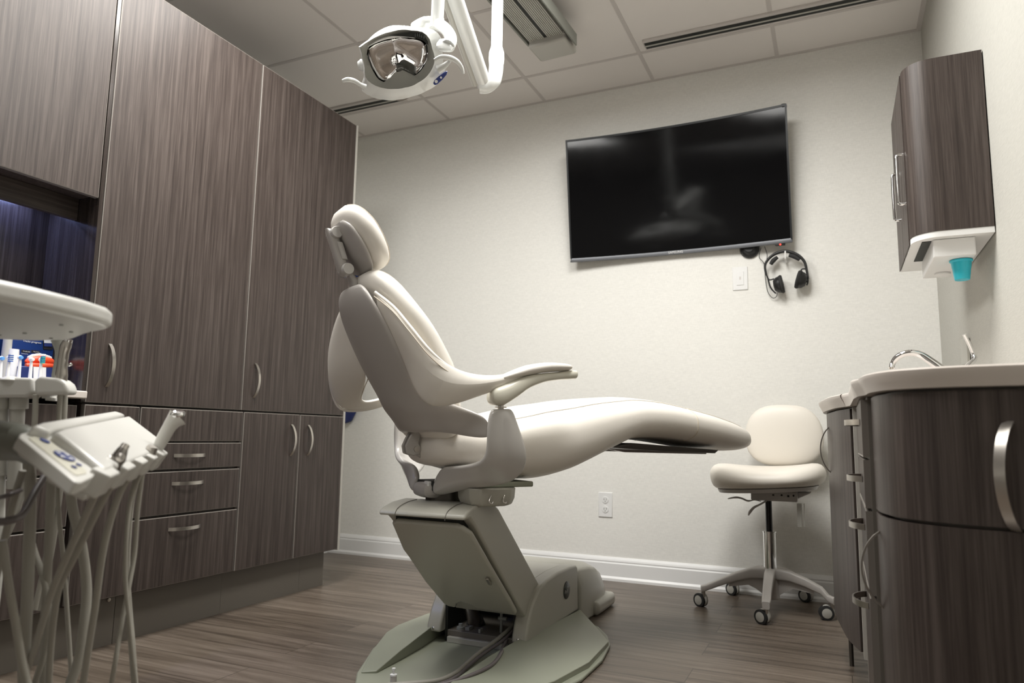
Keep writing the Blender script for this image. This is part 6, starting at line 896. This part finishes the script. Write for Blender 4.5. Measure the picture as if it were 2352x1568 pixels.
hose(s2, [(-1.4504,0.9558,0.7842),(-1.4496,0.9594,0.762),(-1.4531,0.9643,0.7175),(-1.4555,0.969,0.6774),(-1.443,0.964,0.5987),(-1.4443,0.9599,0.47),(-1.4631,0.9587,0.3423)], .007, tail=False)

# ------------------------------------------------------------ toothbrush display on the niche countertop
ds = thing('display_stand', 'dark blue toothbrush advertising board standing on the niche countertop', 'display', (-2.3,1.4,0.805))
q = B(); P = [(-2.31,1.245,0.796),(-2.31,1.487,0.811),(-2.31,1.481,1.002),(-2.31,1.478,1.044),(-2.31,1.224,1.006)]; q.prism([(x, y, max(z, .8187)) for x, y, z in P], (-.02, 0, 0)); obj('board', q, 'disp', ds, bevel=.002)
def dtext(s_, px, py, size, m='ink', x=-2.3085): pass
R_, U_ = (0, 1, 0), (0, 0, 1)
text('slogan', 'Tracks progress', .0088, (-2.309,1.407,0.971), R_, U_, 'ink', ds)
for p, s_ in (((-2.31,1.391,0.939), 'Google play'), ((-2.31,1.421,0.941), 'App Store')):
    p = Vector(p); q = B(); q.obox(p, ((1, 0, 0), (0, 1, 0), (0, 0, 1)), (.0006, .0135, .0045)); bb = obj('store_badge', q, 'inkd', ds)
    text('badge_print', s_, .0046, p+Vector((.0012, .002, 0)), R_, U_, 'ink', bb, .0002)
text('small_print', 'Powered by', .0042, (-2.309,1.388,0.931), R_, U_, 'ink', ds, .0002)
q = B(); P = [(-2.31,1.439,0.996),(-2.31,1.469,1),(-2.31,1.474,0.957),(-2.31,1.471,0.953),(-2.31,1.446,0.952),(-2.31,1.443,0.954)]; q.prism(P, (.002, 0, 0)); ph = obj('phone_picture', q, 'inkd', ds)
q = B(); P = [(-2.307,1.44,0.996),(-2.307,1.465,0.999),(-2.307,1.469,0.963),(-2.307,1.444,0.961)]; q.prism(P, (.001, 0, 0)); obj('phone_screen', q, 'navyb', ph)
q = B(); P = [(-2.306,1.439,0.996),(-2.306,1.464,0.999),(-2.306,1.467,0.974),(-2.306,1.442,0.972)]; q.prism(P, (.0006, 0, 0)); obj('phone_screen', q, 'ink', ph)
jm = thing('jaw_model', 'coral red jaw model with white teeth on a navy block beside the toothbrush heads', 'dental model', (-2.25,1.411,0.806))
q = B(); P = [(-2.245,1.351,0.802),(-2.245,1.447,0.808),(-2.245,1.44,0.892),(-2.245,1.342,0.887)]; q.prism([(x, y, max(z, .8187)) for x, y, z in P], (-.035, 0, 0)); obj('block', q, 'navy', jm, bevel=.003)
q = B(); P = [(-2.244,1.386,0.804),(-2.244,1.424,0.806),(-2.244,1.417,0.889),(-2.244,1.378,0.888)]; q.prism(P, (.001, 0, 0)); obj('block_panel', q, 'whitem', jm)
q = B(); q.tube([(-2.262,1.367,0.899),(-2.262,1.374,0.905),(-2.262,1.389,0.911),(-2.262,1.406,0.914),(-2.262,1.424,0.913),(-2.262,1.441,0.911),(-2.262,1.448,0.904)], [.006, .0095, .0105, .011, .0105, .0095, .006], 14, 4, flat=1.1); q.tube([(-2.25,1.359,0.891),(-2.25,1.38,0.893),(-2.25,1.402,0.894),(-2.25,1.423,0.896),(-2.25,1.441,0.897)], [.006, .0075, .008, .0075, .006], 12, 3); obj('gum', q, 'coral', jm)
q = B()
for p in [(-2.262,1.374,0.915),(-2.262,1.379,0.918),(-2.262,1.384,0.921),(-2.262,1.389,0.922),(-2.262,1.395,0.924),(-2.262,1.4,0.925),(-2.262,1.405,0.926),(-2.262,1.41,0.925),(-2.262,1.416,0.925),(-2.262,1.421,0.925),(-2.262,1.427,0.923),(-2.262,1.433,0.922),(-2.262,1.438,0.92)]:
    p = Vector(p); q.sup([(p+UZ*z, (0, 1, 0), (1, 0, 0), a, a, a) for z, a in ((-.012, .004), (-.004, .0052), (.004, .005), (.007, .002))], e=2.6, n=10)
obj('teeth', q, 'teeth', jm)
eb = thing('electric_toothbrush', 'tall white electric toothbrush handle on a charger in front of the blue board', 'toothbrush', (-2.28,1.345,0.802))
q = B(); a = Vector((-2.28,1.337,0.881)); q.lathe((a.x, a.y, .8185), [(0, 0), (.016, 0), (.0175, .04), (.0165, .09), (.0145, .12), (0, .12)], 28); eh = obj('handle', q, 'whitem', eb)
q = B(); q.lathe((a.x, a.y, .8182), [(0, 0), (.028, 0), (.026, .012), (.02, .03), (0, .032)], 28); obj('charger', q, 'white', eb)
eb = thing('electric_toothbrush', 'white electric toothbrush handle at the left edge of the photo, partly cut off', 'toothbrush', (-2.29,1.33,0.801))
q = B(); a = Vector((-2.29,1.323,0.88)); q.lathe((a.x, a.y, .8185), [(0, 0), (.013, 0), (.0135, .06), (.0125, .12), (.012, .17), (0, .17)], 24); obj('handle', q, 'fix', eb)
bs_ = thing('brush_head_stand', 'low white stand holding the row of toothbrush heads', 'stand', (-2.205,1.329,0.8))
a, b_ = Vector((-2.205,1.257,0.796)), Vector((-2.205,1.409,0.805)); q = B(); q.box((-2.225, a.y, .8185), (-2.185, b_.y, .83)); obj('rail', q, 'whitem', bs_, bevel=.002)
BR = [((-2.205,1.263,0.9), 'bsky', 'white toothbrush head with teal bristles at the left end of the row'),
      ((-2.205,1.284,0.904), 'bblue', 'toothbrush head with navy and white striped bristles, side on, in the row'),
      ((-2.205,1.315,0.908), 'bsky', 'toothbrush head with a round sky blue bristle disc in the middle of the row'),
      ((-2.205,1.348,0.906), 'whitem', 'white round toothbrush head in front of the jaw model'),
      ((-2.205,1.377,0.908), 'bgreen', 'toothbrush head with green and white bristles at the right end of the row')]
for i, (p, bm_, lab) in enumerate(BR):
    p = Vector(p); bt = thing('toothbrush_head', lab, 'toothbrush head', (p.x, p.y, .83), 'toothbrush heads in front of the blue board')
    q = B(); q.tube([(p.x, p.y, .83), (p.x, p.y, .845), (p.x-.001, p.y, p.z-.012), (p.x-.002, p.y, p.z-.004)], [.0058, .0055, .004, .0035], 12); q.lathe((p.x-.006, p.y, p.z), [(0, 0), (.0062, 0), (.0075, .004), (.006, .006), (0, .006)], 18, (1, 0, 0)); obj('stem', q, 'whitem', bt)
    q = B()
    if i in (1, 4):
        for k in range(4): q.box((p.x, p.y-.0045, p.z-.011+k*.0055), (p.x+.010, p.y+.0055, p.z-.0085+k*.0055))
        q2 = B()
        for k in range(4): q2.box((p.x, p.y-.004, p.z-.0083+k*.0055), (p.x+.0095, p.y+.005, p.z-.0057+k*.0055))
        obj('bristles', q2, 'whitem' if i == 1 else 'bblue', bt)
    else: q.lathe((p.x, p.y, p.z), [(0, 0), (.0058, 0), (.0055, .005), (.0045, .007), (0, .0075)], 18, (1, 0, 0))
    obj('bristles', q, bm_, bt)
